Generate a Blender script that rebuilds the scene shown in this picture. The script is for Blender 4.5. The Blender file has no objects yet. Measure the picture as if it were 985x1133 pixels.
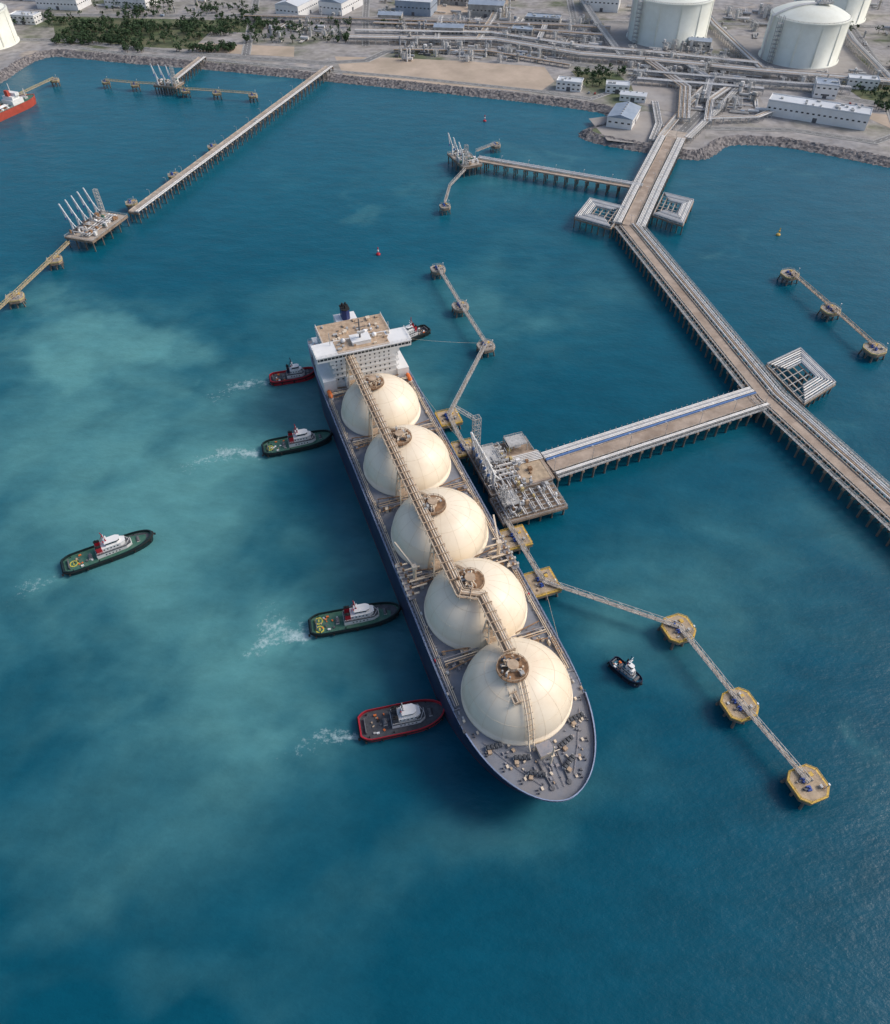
import bpy, math, random
import numpy as np
from mathutils import Vector, Matrix
random.seed(11)
R=random.uniform
scene=bpy.context.scene
COL=scene.collection

# ------------------------------------------------------------------ materials
def mat(name,col,rough=.65,var=.25,scale=.35,metal=0.,dirt=None,dirtamt=.0,dscale=.08,bump=0.,spec=.4):
    m=bpy.data.materials.new(name);m.use_nodes=True
    nt=m.node_tree;N=nt.nodes;L=nt.links
    b=N['Principled BSDF'];b.inputs['Roughness'].default_value=rough;b.inputs['Metallic'].default_value=metal
    b.inputs['Specular IOR Level'].default_value=spec
    tc=N.new('ShaderNodeTexCoord')
    n=N.new('ShaderNodeTexNoise');n.inputs['Scale'].default_value=scale;n.inputs['Detail'].default_value=3;n.inputs['Roughness'].default_value=.65
    L.new(tc.outputs['Object'],n.inputs['Vector'])
    mr=N.new('ShaderNodeMapRange');mr.inputs[1].default_value=.3;mr.inputs[2].default_value=.7
    mr.inputs[3].default_value=1-var;mr.inputs[4].default_value=1+var
    L.new(n.outputs['Fac'],mr.inputs[0])
    mul=N.new('ShaderNodeVectorMath');mul.operation='SCALE';mul.inputs[0].default_value=col
    L.new(mr.outputs[0],mul.inputs['Scale'])
    out=mul.outputs[0]
    if dirt:
        n2=N.new('ShaderNodeTexNoise');n2.inputs['Scale'].default_value=dscale;n2.inputs['Detail'].default_value=5;n2.inputs['Roughness'].default_value=.7
        L.new(tc.outputs['Object'],n2.inputs['Vector'])
        r2=N.new('ShaderNodeMapRange');r2.inputs[1].default_value=.45;r2.inputs[2].default_value=.7;r2.inputs[3].default_value=0;r2.inputs[4].default_value=dirtamt
        L.new(n2.outputs['Fac'],r2.inputs[0])
        mx=N.new('ShaderNodeMix');mx.data_type='RGBA'
        L.new(r2.outputs[0],mx.inputs[0]);L.new(out,mx.inputs[6]);mx.inputs[7].default_value=(*dirt,1)
        out=mx.outputs[2]
    L.new(out,b.inputs['Base Color'])
    return m
M=dict(
 conc=mat('concrete',(.43,.37,.31),.85,.25,.25,dirt=(.25,.19,.14),dirtamt=.7,dscale=.12),
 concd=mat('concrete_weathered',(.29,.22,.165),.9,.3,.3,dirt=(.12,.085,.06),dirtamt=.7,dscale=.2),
 pile=mat('pile_concrete',(.14,.125,.11),.9,.3,.5),
 roadt=mat('trestle_road',(.41,.33,.265),.9,.2,.15,dirt=(.24,.175,.13),dirtamt=.8,dscale=.05),
 steel=mat('galvanised_steel',(.46,.455,.44),.5,.25,.6,metal=.1),
 steeld=mat('dark_steel',(.12,.12,.13),.6,.3,.6),
 pipe=mat('white_pipe',(.72,.71,.69),.4,.14,.4,dirt=(.44,.38,.32),dirtamt=.55,dscale=.2),
 pipeg=mat('grey_pipe',(.38,.39,.41),.45,.2,.4),
 rust=mat('rust_brown',(.27,.16,.09),.85,.35,.8),
 tan=mat('tan_paint',(.48,.36,.25),.6,.2,.5,dirt=(.28,.17,.1),dirtamt=.6,dscale=.4),
 cream=mat('cream_paint',(.74,.63,.49),.45,.08,.3,dirt=(.50,.35,.23),dirtamt=.55,dscale=.3),
 domec=mat('dome_cream',(.85,.745,.585),.38,.03,.06,dirt=(.68,.53,.36),dirtamt=.5,dscale=.055),
 seam=mat('dome_seam',(.70,.58,.42),.5,.1,.3),
 white=mat('white_paint',(.80,.80,.79),.4,.08,.3,dirt=(.55,.50,.44),dirtamt=.4,dscale=.15),
 edge=mat('hull_edge_blue',(.24,.30,.43),.5,.2,.3),
 blue=mat('bollard_blue',(.03,.08,.32),.5,.2,1),
 bluel=mat('barrier_blue',(.10,.19,.40),.5,.2,1),
 navy=mat('hull_navy',(.020,.030,.072),.45,.3,.08,dirt=(.06,.06,.08),dirtamt=.6,dscale=.1),
 antif=mat('antifouling_red',(.16,.03,.025),.6,.3,.2),
 deckg=mat('ship_deck_grey',(.185,.20,.235),.7,.2,.12,dirt=(.29,.26,.24),dirtamt=.6,dscale=.07),
 deckp=mat('deck_pipe_grey',(.28,.28,.31),.6,.25,.5,dirt=(.3,.2,.13),dirtamt=.5,dscale=.5),
 yellow=mat('safety_yellow',(.66,.43,.08),.6,.25,.8,dirt=(.38,.26,.13),dirtamt=.7,dscale=.5),
 yelt=mat('faded_yellow',(.52,.41,.19),.6,.25,.8,dirt=(.36,.28,.18),dirtamt=.7,dscale=.3),
 ochre=mat('dolphin_top_ochre',(.46,.36,.25),.85,.25,.4,dirt=(.30,.22,.15),dirtamt=.6,dscale=.3),
 orange=mat('lifeboat_orange',(.75,.18,.04),.45,.1,.5),
 black=mat('rubber_black',(.015,.015,.016),.8,.4,2),
 glass=mat('window_glass',(.02,.03,.04),.15,.2,1,spec=.8),
 red=mat('tug_red',(.45,.02,.035),.4,.2,.5,dirt=(.2,.03,.03),dirtamt=.4,dscale=.5),
 redd=mat('tanker_red',(.42,.07,.045),.6,.2,.2),
 green=mat('deck_green',(.045,.15,.11),.65,.25,.6,dirt=(.12,.13,.1),dirtamt=.6,dscale=.6),
 gdark=mat('hull_darkgreen',(.012,.028,.03),.5,.3,.5),
 tealb=mat('boat_teal',(.03,.16,.25),.5,.2,.5),
 lime=mat('marking_lime',(.55,.5,.08),.6,.2,1),
 dkdeck=mat('dark_deck',(.07,.075,.085),.7,.3,.8),
 fun=mat('funnel_blue',(.014,.03,.13),.45,.1,.5),
 asphalt=mat('asphalt',(.17,.17,.17),.9,.2,.1,dirt=(.25,.24,.23),dirtamt=.6,dscale=.03),
 kerb=mat('kerb',(.4,.39,.37),.85,.1,.5),
 line=mat('road_paint',(.7,.7,.66),.7,.1,.5),
 dirtm=mat('bare_earth',(.46,.37,.29),.95,.16,.03,dirt=(.34,.28,.21),dirtamt=.8,dscale=.02),
 grav=mat('gravel_yard',(.30,.285,.275),.95,.22,.04,dirt=(.38,.34,.30),dirtamt=.8,dscale=.012),
 grass=mat('grass',(.075,.10,.045),.95,.35,.05,dirt=(.2,.18,.11),dirtamt=.8,dscale=.03),
 leaf=mat('foliage',(.035,.068,.028),.9,.5,.25),
 bark=mat('bark',(.1,.07,.05),.9,.3,2),
 roofb=mat('roof_blue_grey',(.28,.34,.42),.5,.12,.1,dirt=(.4,.42,.45),dirtamt=.5,dscale=.05),
 roofw=mat('roof_white',(.62,.65,.68),.5,.1,.1,dirt=(.42,.42,.42),dirtamt=.6,dscale=.05),
 tank=mat('tank_white',(.78,.80,.72),.5,.05,.05,dirt=(.62,.61,.5),dirtamt=.5,dscale=.04),
 beige=mat('equipment_beige',(.38,.36,.33),.7,.3,.2),
)
def rockmat():
    m=bpy.data.materials.new('revetment_rock');m.use_nodes=True;nt=m.node_tree;N=nt.nodes;L=nt.links
    b=N['Principled BSDF'];b.inputs['Roughness'].default_value=.9
    tc=N.new('ShaderNodeTexCoord');v=N.new('ShaderNodeTexVoronoi');v.inputs['Scale'].default_value=.45
    L.new(tc.outputs['Object'],v.inputs['Vector'])
    sp=N.new('ShaderNodeSeparateColor');L.new(v.outputs['Color'],sp.inputs[0])
    cr=N.new('ShaderNodeValToRGB');cr.color_ramp.elements[0].color=(.085,.08,.085,1);cr.color_ramp.elements[1].color=(.27,.245,.235,1)
    L.new(sp.outputs[0],cr.inputs[0]);L.new(cr.outputs[0],b.inputs['Base Color'])
    return m
M['rock']=rockmat()
def landmat():
    m=bpy.data.materials.new('industrial_ground');m.use_nodes=True;nt=m.node_tree;N=nt.nodes;L=nt.links
    b=N['Principled BSDF'];b.inputs['Roughness'].default_value=.95
    tc=N.new('ShaderNodeTexCoord')
    n=N.new('ShaderNodeTexNoise');n.inputs['Scale'].default_value=.009;n.inputs['Detail'].default_value=6;n.inputs['Roughness'].default_value=.62
    L.new(tc.outputs['Object'],n.inputs['Vector'])
    cr=N.new('ShaderNodeValToRGB');e=cr.color_ramp.elements
    e[0].position=.36;e[0].color=(.10,.12,.065,1);e[1].position=.70;e[1].color=(.42,.35,.28,1)
    a=e.new(.43);a.color=(.24,.23,.20,1);a=e.new(.5);a.color=(.31,.29,.275,1);a=e.new(.6);a.color=(.27,.265,.27,1)
    L.new(n.outputs['Fac'],cr.inputs[0])
    n2=N.new('ShaderNodeTexNoise');n2.inputs['Scale'].default_value=.12;n2.inputs['Detail'].default_value=5
    L.new(tc.outputs['Object'],n2.inputs['Vector'])
    mr=N.new('ShaderNodeMapRange');mr.inputs[1].default_value=.3;mr.inputs[2].default_value=.7;mr.inputs[3].default_value=.72;mr.inputs[4].default_value=1.28
    L.new(n2.outputs['Fac'],mr.inputs[0])
    mu=N.new('ShaderNodeVectorMath');mu.operation='SCALE';L.new(cr.outputs[0],mu.inputs[0]);L.new(mr.outputs[0],mu.inputs['Scale'])
    L.new(mu.outputs[0],b.inputs['Base Color']);return m
M['land']=landmat()

# ------------------------------------------------------------------ mesh builder
class MB:
    def __init__(s): s.v=[];s.f=[];s.m=[];s.s=[];s.mats=[]
    def mi(s,m):
        m=M[m] if isinstance(m,str) else m
        if m not in s.mats: s.mats.append(m)
        return s.mats.index(m)
    def add(s,vs,fs,m,sm=False):
        o=len(s.v);s.v.extend([tuple(p) for p in vs]);k=s.mi(m)
        for f in fs: s.f.append([i+o for i in f]);s.m.append(k);s.s.append(sm)
    def box(s,c,d,m,rz=0):
        ca,sa=math.cos(rz),math.sin(rz);vs=[]
        for z in(-.5,.5):
            for x,y in((-.5,-.5),(.5,-.5),(.5,.5),(-.5,.5)):
                X=x*d[0];Y=y*d[1];vs.append((c[0]+X*ca-Y*sa,c[1]+X*sa+Y*ca,c[2]+z*d[2]))
        s.add(vs,[(3,2,1,0),(4,5,6,7),(0,1,5,4),(1,2,6,5),(2,3,7,6),(3,0,4,7)],m)
    def bx(s,x0,x1,y0,y1,z0,z1,m): s.box(((x0+x1)/2,(y0+y1)/2,(z0+z1)/2),(x1-x0,y1-y0,z1-z0),m)
    def beam(s,p,q,w,h,m):
        p=Vector(p);q=Vector(q);d=(q-p)
        if d.length<1e-6:return
        d.normalize();u=Vector((0,0,1)) if abs(d.z)<.98 else Vector((1,0,0))
        a=d.cross(u).normalized();b=a.cross(d)
        vs=[]
        for e in(p,q):
            for i,j in((-1,-1),(1,-1),(1,1),(-1,1)): vs.append(e+a*(i*w/2)+b*(j*h/2))
        s.add(vs,[(0,1,2,3),(7,6,5,4),(4,5,1,0),(5,6,2,1),(6,7,3,2),(7,4,0,3)],m)
    def cyl(s,p,q,r,m,n=8,r2=None,caps=True,sm=True):
        p=Vector(p);q=Vector(q);d=(q-p).normalized();u=Vector((0,0,1)) if abs(d.z)<.98 else Vector((1,0,0))
        a=d.cross(u).normalized();b=a.cross(d);r2=r if r2 is None else r2;vs=[]
        for e,rr in((p,r),(q,r2)):
            for i in range(n):
                t=2*math.pi*i/n;vs.append(e+a*(math.cos(t)*rr)+b*(math.sin(t)*rr))
        s.add(vs,[(i,(i+1)%n,n+(i+1)%n,n+i) for i in range(n)],m,sm)
        if caps: s.add(vs,[tuple(range(n))[::-1],tuple(range(n,2*n))],m)
    def pipe(s,pts,r,m,n=6):
        for i in range(len(pts)-1): s.cyl(pts[i],pts[i+1],r,m,n)
    def prism(s,poly,z0,z1,m,mt=None):
        n=len(poly);A=sum(poly[i][0]*poly[(i+1)%n][1]-poly[(i+1)%n][0]*poly[i][1] for i in range(n))
        if A<0: poly=poly[::-1]
        vs=[(x,y,z0) for x,y in poly]+[(x,y,z1) for x,y in poly]
        s.add(vs,[(i,(i+1)%n,n+(i+1)%n,n+i) for i in range(n)]+[tuple(range(n))[::-1]],m)
        s.add(vs,[tuple(range(n,2*n))],mt or m)
    def lathe(s,c,prof,m,n=32,sm=True):
        vs=[];k=len(prof)
        for r,z in prof:
            for i in range(n):
                t=2*math.pi*i/n;vs.append((c[0]+r*math.cos(t),c[1]+r*math.sin(t),c[2]+z))
        fs=[(j*n+i,j*n+(i+1)%n,(j+1)*n+(i+1)%n,(j+1)*n+i) for j in range(k-1) for i in range(n)]
        s.add(vs,fs,m,sm)
    def rings(s,rings,m,sm=True,close=True):
        n=len(rings[0]);vs=[p for r in rings for p in r]
        s.add(vs,[(j*n+i,j*n+(i+1)%n,(j+1)*n+(i+1)%n,(j+1)*n+i) for j in range(len(rings)-1) for i in range(n if close else n-1)],m,sm)
    def rail(s,pts,m='steel',h=1.1,step=3.,w=.12):
        for i in range(len(pts)-1):
            p=Vector(pts[i]);q=Vector(pts[i+1]);L=(q-p).length
            up=Vector((0,0,h));s.beam(p+up,q+up,w,w,m);s.beam(p+up*.5,q+up*.5,w*.7,w*.7,m)
            k=max(1,int(L/step))
            for j in range(k+1):
                a=p+(q-p)*j/k;s.beam(a,a+up,w,w,m)
    def truss(s,p,q,w,h,m,bay=3.,t=.18):
        p=Vector(p);q=Vector(q);d=(q-p);L=d.length;d.normalize();a=Vector((-d.y,d.x,0)).normalized()*w/2;up=Vector((0,0,h))
        for sg in(-1,1):
            s.beam(p+a*sg,q+a*sg,t,t,m);s.beam(p+a*sg+up,q+a*sg+up,t,t,m)
            k=max(1,int(L/bay))
            for j in range(k+1):
                c=p+(q-p)*j/k+a*sg;s.beam(c,c+up,t,t,m)
                if j<k:
                    e=p+(q-p)*(j+1)/k+a*sg
                    if j%2: s.beam(c,e+up,t*.8,t*.8,m)
                    else: s.beam(c+up,e,t*.8,t*.8,m)
    def obj(s,name,loc=(0,0,0),rz=0,parent=None):
        me=bpy.data.meshes.new(name);me.from_pydata(s.v,[],s.f)
        for m in s.mats: me.materials.append(m)
        me.polygons.foreach_set('material_index',s.m);me.polygons.foreach_set('use_smooth',s.s);me.update()
        o=bpy.data.objects.new(name,me);COL.objects.link(o);o.location=loc;o.rotation_euler[2]=rz
        if parent: o.parent=parent
        return o
def empty(name,loc=(0,0,0),rz=0):
    o=bpy.data.objects.new(name,None);COL.objects.link(o);o.location=loc;o.rotation_euler[2]=rz;o.empty_display_size=5;return o

def offset(pts,d):
    out=[]
    for i,p in enumerate(pts):
        p=Vector(p[:2]);ns=[]
        if i>0: e=(p-Vector(pts[i-1][:2])).normalized();ns.append(Vector((e.y,-e.x)))
        if i<len(pts)-1: e=(Vector(pts[i+1][:2])-p).normalized();ns.append(Vector((e.y,-e.x)))
        n=sum(ns,Vector((0,0)))/len(ns);n=n/(n.length**2)
        out.append((p+n*d))
    return out
def strip(mb,pts,d0,d1,z0,z1,m):
    a=offset(pts,d0);b=offset(pts,d1)
    for i in range(len(pts)-1):
        mb.prism([tuple(a[i]),tuple(b[i]),tuple(b[i+1]),tuple(a[i+1])],z0,z1,m)
def pline(pts,d,z): return [(p.x,p.y,z) for p in offset(pts,d)]
def walk(pts,step):
    for i in range(len(pts)-1):
        p=Vector(pts[i][:2]);q=Vector(pts[i+1][:2]);L=(q-p).length;k=max(1,round(L/step));d=(q-p).normalized()
        for j in range(k+(i==len(pts)-2)):
            yield p+(q-p)*j/k,d

# ------------------------------------------------------------------ water
def vnoise(x,y,sc,seed):
    rs=np.random.RandomState(seed);G=rs.rand(256,256);X=x/sc+1000;Y=y/sc+1000
    i=np.floor(X).astype(int);j=np.floor(Y).astype(int);fx=X-i;fy=Y-j;fx=fx*fx*(3-2*fx);fy=fy*fy*(3-2*fy)
    g=lambda a,b:G[a%256,b%256]
    return (g(i,j)*(1-fx)+g(i+1,j)*fx)*(1-fy)+(g(i,j+1)*(1-fx)+g(i+1,j+1)*fx)*fy
def fbm(x,y,sc,seed,o=5):
    r=0;a=.5;t=0
    for k in range(o): r=r+a*vnoise(x,y,sc/2**k,seed+k);t+=a;a*=.55
    return r/t
xs=np.concatenate([[-30000,-6000,-1500,-900],np.arange(-640,560,2.),[700,1000,2000,8000,30000]])
ys=np.concatenate([[-30000,-5000,-1000,-200],np.arange(0,960,2.),[1100,2000]])
X,Y=np.meshgrid(xs,ys);nx,ny=len(xs),len(ys)
wx=X+ (fbm(X,Y,75,1,6)-.5)*130;wy=Y+(fbm(X,Y,75,9,6)-.5)*130
def g(cx,cy,rx,ry,a=0):
    ca,sa=math.cos(a),math.sin(a);dx=wx-cx;dy=wy-cy;u=(dx*ca+dy*sa)/rx;v=(-dx*sa+dy*ca)/ry
    return np.exp(-(u*u+v*v))
blob=.9*g(-230,385,60,45)+.85*g(-190,300,110,60)+.8*g(-120,235,78,70)+.75*g(-105,165,72,42)+.55*g(-75,330,50,45)+.32*g(-30,430,90,60)+.32*g(60,440,60,80)+.28*g(-110,100,60,22)+.42*g(95,185,36,40)+.22*g(-5,75,70,16)+.22*g(60,92,50,20)+.25*g(150,230,60,60)+.25*g(60,640,160,60)+.22*g(-60,50,60,12)
cx_=fbm(X,Y,60,31,4)*90;cy_=fbm(X,Y,60,131,4)*90
n1=fbm(X+cx_,Y+cy_,55,21,7)
n2=fbm(X+cx_*.5,Y+cy_*.5,22,221,6)
milk=np.clip(blob*.9-(.9*(n1-.5)+.6*(n2-.5))*np.clip(blob*2,0,1)-.05,0,1.0)
pl=1/(1+np.exp(-( (g(-240,385,62,40)*1.25) + (n1-.5)*2.6 -.72)*11))
milk=np.clip(milk*.86+.3*pl,0,1)
foam=np.zeros_like(X);swirl=fbm(X,Y,9,51,4)
def wake(sx,sy,ex,ey,w0,w1,amp):
    global foam,milk
    d=np.array([ex-sx,ey-sy]);L=np.hypot(*d);d=d/L
    qx=X+(fbm(X,Y,13,61)-.5)*20-sx;qy=Y+(fbm(X,Y,13,71)-.5)*20-sy
    s=qx*d[0]+qy*d[1];p=-qx*d[1]+qy*d[0];t=np.clip(s/L,0,1);w=w0+(w1-w0)*t
    i=np.exp(-(p/w)**2)*np.clip(1.1-s/L,0,1)**.9*(s>-2)*(.5+1.1*(fbm(X,Y,7,91,4)-.2))
    foam=np.maximum(foam,np.clip(i*amp,0,1));
    milk=np.clip(milk+.45*np.exp(-(p/(w*2))**2)*np.clip(1.4-s/L,0,1)*(s>-3)*swirl*1.2,0,1)
wake(-104,346,-146,332,4,12,.82);wake(-98,285,-146,270,4,13,.84)
wake(-60,173,-88,184,4,10,.8);wake(-66,172,-96,156,4,8,.7);wake(-35,126,-66,116,4,10,.8);wake(-176,204,-200,180,4,10,.55)
tone=np.clip((Y-60)/750,0,1)*.8+.65*(fbm(X,Y,160,81,5)-.5)-.15*np.clip((X-40)/120,0,1)*np.clip((260-Y)/160,0,1)
me=bpy.data.meshes.new('sea')
co=np.stack([X,Y,np.zeros_like(X)],-1).reshape(-1,3)
idx=np.arange(nx*ny).reshape(ny,nx)
q=np.stack([idx[:-1,:-1],idx[:-1,1:],idx[1:,1:],idx[1:,:-1]],-1).reshape(-1,4)
me.vertices.add(len(co));me.vertices.foreach_set('co',co.ravel())
me.loops.add(q.size);me.loops.foreach_set('vertex_index',q.ravel())
me.polygons.add(len(q));me.polygons.foreach_set('loop_start',np.arange(0,q.size,4));me.polygons.foreach_set('loop_total',np.full(len(q),4))
me.update(calc_edges=True)
for nm,a in(('milk',milk),('foam',foam),('tone',np.clip(tone,0,1))):
    at=me.attributes.new(nm,'FLOAT','POINT');at.data.foreach_set('value',a.ravel().astype(np.float32))
def watermat():
    m=bpy.data.materials.new('sea_water');m.use_nodes=True;nt=m.node_tree;N=nt.nodes;L=nt.links
    b=N['Principled BSDF'];b.inputs['IOR'].default_value=1.33;b.inputs['Specular IOR Level'].default_value=.32
    def at(n): a=N.new('ShaderNodeAttribute');a.attribute_name=n;return a.outputs['Fac']
    tc=N.new('ShaderNodeTexCoord')
    def noise(s,d=5,r=.6,st=None):
        n=N.new('ShaderNodeTexNoise');n.inputs['Scale'].default_value=s;n.inputs['Detail'].default_value=d;n.inputs['Roughness'].default_value=r
        if st:
            mp=N.new('ShaderNodeMapping');mp.inputs['Scale'].default_value=st[:3];mp.inputs['Rotation'].default_value[2]=st[3];L.new(tc.outputs['Object'],mp.inputs[0]);L.new(mp.outputs[0],n.inputs['Vector'])
        else: L.new(tc.outputs['Object'],n.inputs['Vector'])
        return n.outputs['Fac']
    def mix(f,a,c):
        x=N.new('ShaderNodeMix');x.data_type='RGBA';L.new(f,x.inputs[0])
        for i,v in((6,a),(7,c)):
            if isinstance(v,tuple): x.inputs[i].default_value=(*v,1)
            else: L.new(v,x.inputs[i])
        return x.outputs[2]
    base=mix(at('tone'),(.001,.072,.118),(.003,.110,.165))
    base=mix(at('milk'),base,(.10,.285,.295))
    mr=N.new('ShaderNodeMapRange');mr.inputs[1].default_value=.3;mr.inputs[2].default_value=.7;mr.inputs[3].default_value=.85;mr.inputs[4].default_value=1.15
    L.new(noise(.035,5,.7,(1,2.2,1,.5)),mr.inputs[0])
    sc=N.new('ShaderNodeVectorMath');sc.operation='SCALE';L.new(base,sc.inputs[0]);L.new(mr.outputs[0],sc.inputs['Scale'])
    fn=noise(.42,5,.8)
    ma=N.new('ShaderNodeMath');ma.operation='MULTIPLY_ADD';L.new(fn,ma.inputs[0]);ma.inputs[1].default_value=1.9;L.new(at('foam'),ma.inputs[2])
    fr=N.new('ShaderNodeMapRange');fr.inputs[1].default_value=1.32;fr.inputs[2].default_value=1.8;fr.inputs[3].default_value=0;fr.inputs[4].default_value=.72;L.new(ma.outputs[0],fr.inputs[0])
    fk=N.new('ShaderNodeMapRange');fk.inputs[1].default_value=.05;fk.inputs[2].default_value=.3;L.new(at('foam'),fk.inputs[0])
    fm=N.new('ShaderNodeMath');fm.operation='MULTIPLY';L.new(fr.outputs[0],fm.inputs[0]);L.new(fk.outputs[0],fm.inputs[1])
    col=mix(fm.outputs[0],sc.outputs[0],(.55,.68,.70))
    L.new(col,b.inputs['Base Color'])
    b.inputs['Roughness'].default_value=.24
    b1=N.new('ShaderNodeBump');b1.inputs['Strength'].default_value=.55;b1.inputs['Distance'].default_value=.42;L.new(noise(.3,4,.62,(1,1.8,1,.9)),b1.inputs['Height'])
    b2=N.new('ShaderNodeBump');b2.inputs['Strength'].default_value=.3;b2.inputs['Distance'].default_value=1.2;L.new(noise(.06,2,.5,(1,2.,1,.6)),b2.inputs['Height'])
    L.new(b1.outputs[0],b2.inputs['Normal']);L.new(b2.outputs[0],b.inputs['Normal'])
    return m
me.materials.append(watermat())
o=bpy.data.objects.new('sea_water',me);COL.objects.link(o)

# ------------------------------------------------------------------ land & coast
coast=[(-30000,300),(-1500,420),(-700,560),(-520,700),(-490,790),(-481,869),(-474,973),(-430,962),(-378,946),(-310,930),(-246,914),(-180,895),(-121,877),(-41,854),(30,832),(91,813),(135,795),(160,782),(158,765),(128,742),(122,722),(140,704),(171,689),(200,674),(227,665),(245,676),(262,702),(290,702),(315,697),(350,676),(390,651),(460,609),(700,520),(1500,400),(30000,200)]
def smooth(pts,it=1):
    for _ in range(it):
        o=[pts[0]]
        for a,b in zip(pts,pts[1:]): o+=[(a[0]*.75+b[0]*.25,a[1]*.75+b[1]*.25),(a[0]*.25+b[0]*.75,a[1]*.25+b[1]*.75)]
        pts=o+[pts[-1]]
    return pts
cs=smooth(coast,2)
top=[tuple(p) for p in offset(cs,-11)]
mb=MB();poly=top+[(30000,40000),(-30000,40000)]
mb.prism(poly,-4,4,'land');mb.obj('ground')
mb=MB();pts=[p for p in cs if -900<p[0]<900];ins=offset(pts,-14)
rows=[];K=10
for i in range(len(pts)-1):
    p,q=Vector(pts[i]),Vector(pts[i+1]);a,b=ins[i],ins[i+1];k=max(1,int((q-p).length/1.6))
    for j in range(k):
        t=j/k;lo=p.lerp(q,t);hi=a.lerp(b,t);row=[]
        for c in range(K):
            s=c/(K-1);z=-1.2+5.9*min(1,s*1.15);jz=0 if c in(0,) else R(-.6,.65)
            v=lo.lerp(hi,s);row.append((v.x+R(-.5,.5),v.y+R(-.5,.5),z+jz))
        rows.append(row)
mb.rings(rows,'rock',sm=False,close=False);mb.obj('rock_revetment')
def patch(name,poly,m,z=4.06,h=.05):
    b=MB();b.prism(poly,z-h,z,m);return b.obj(name)
patch('bare_earth_lot',[(-128,957),(-60,952),(30,938),(112,918),(118,870),(98,834),(20,852),(-60,874),(-112,893)],'dirtm')
patch('bare_earth_lot',[(-300,1010),(-180,995),(-175,955),(-290,975)],'dirtm',4.07)
patch('bare_earth_lot',[(-30,1250),(90,1230),(80,1130),(-20,1140)],'dirtm',4.07)
patch('bare_earth_lot',[(-330,1330),(-120,1300),(-140,1200),(-330,1230)],'dirtm',4.07)
patch('bare_earth_lot',[(405,780),(470,760),(500,700),(430,720)],'dirtm',4.07)
patch('grass',[(-470,1010),(-300,985),(-290,1110),(-520,1130)],'grass',4.05)
patch('grass',[(-290,1060),(-230,1050),(-230,1110),(-300,1120)],'grass',4.08)
patch('grass',[(140,905),(190,895),(200,845),(150,850)],'grass',4.08)
patch('grass',[(420,880),(600,840),(600,760),(430,800)],'grass',4.05)
patch('gravel_yard',[(200,880),(330,860),(320,780),(250,760),(195,800)],'grav',4.09)
patch('gravel_yard',[(205,1110),(330,1100),(345,985),(200,990)],'grav',4.09)
patch('gravel_yard',[(345,1040),(480,1030),(475,890),(350,900)],'grav',4.1)
patch('gravel_yard',[(140,760),(200,780),(250,740),(235,690),(200,690),(150,705)],'grav',4.08)
patch('gravel_yard',[(-100,1110),(150,1095),(145,965),(-60,985),(-98,1000)],'grav',4.08)
def road(name,pts,w,z=4.2):
    b=MB();strip(b,pts,-w/2,w/2,z-.15,z,'asphalt')
    for s in(-1,1): strip(b,pts,s*w/2-.25 if s>0 else -w/2-.35,s*w/2+.35 if s>0 else -w/2+.25,z-.15,z+.12,'kerb')
    for c,d in walk(pts,9):
        b.box((c.x,c.y,z+.015),(4,.35,.02),'line',math.atan2(d.y,d.x))
    for s in(-1,1): strip(b,pts,s*(w/2-.9)-.12,s*(w/2-.9)+.12,z,z+.012,'line')
    return b.obj(name)
road('road',smooth([(-700,1010),(-476,1030),(-380,990),(-246,955),(-100,925),(-60,990),(40,985),(149,925),(215,905),(330,870),(446,795),(640,700)],1),11)
road('road',[(-460,1000),(-378,968),(-246,938),(-121,903),(-41,882),(98,838),(150,815),(190,850),(215,900)],7,4.24)
road('road',[(-232,962),(-250,1100),(-275,1300),(-300,1600)],10,4.24)
road('road',[(-95,998),(-105,1130),(-120,1400)],9,4.24)
road('road',[(150,932),(165,1050),(180,1300)],9,4.24)
road('road',[(470,785),(490,930),(540,1200)],10,4.24)
road('road',[(-700,1140),(-260,1130),(-110,1120),(160,1105),(500,1085),(800,1060)],10,4.28)
road('road',[(245,735),(330,730),(395,700),(425,720),(446,790)],8,4.24)

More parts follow.
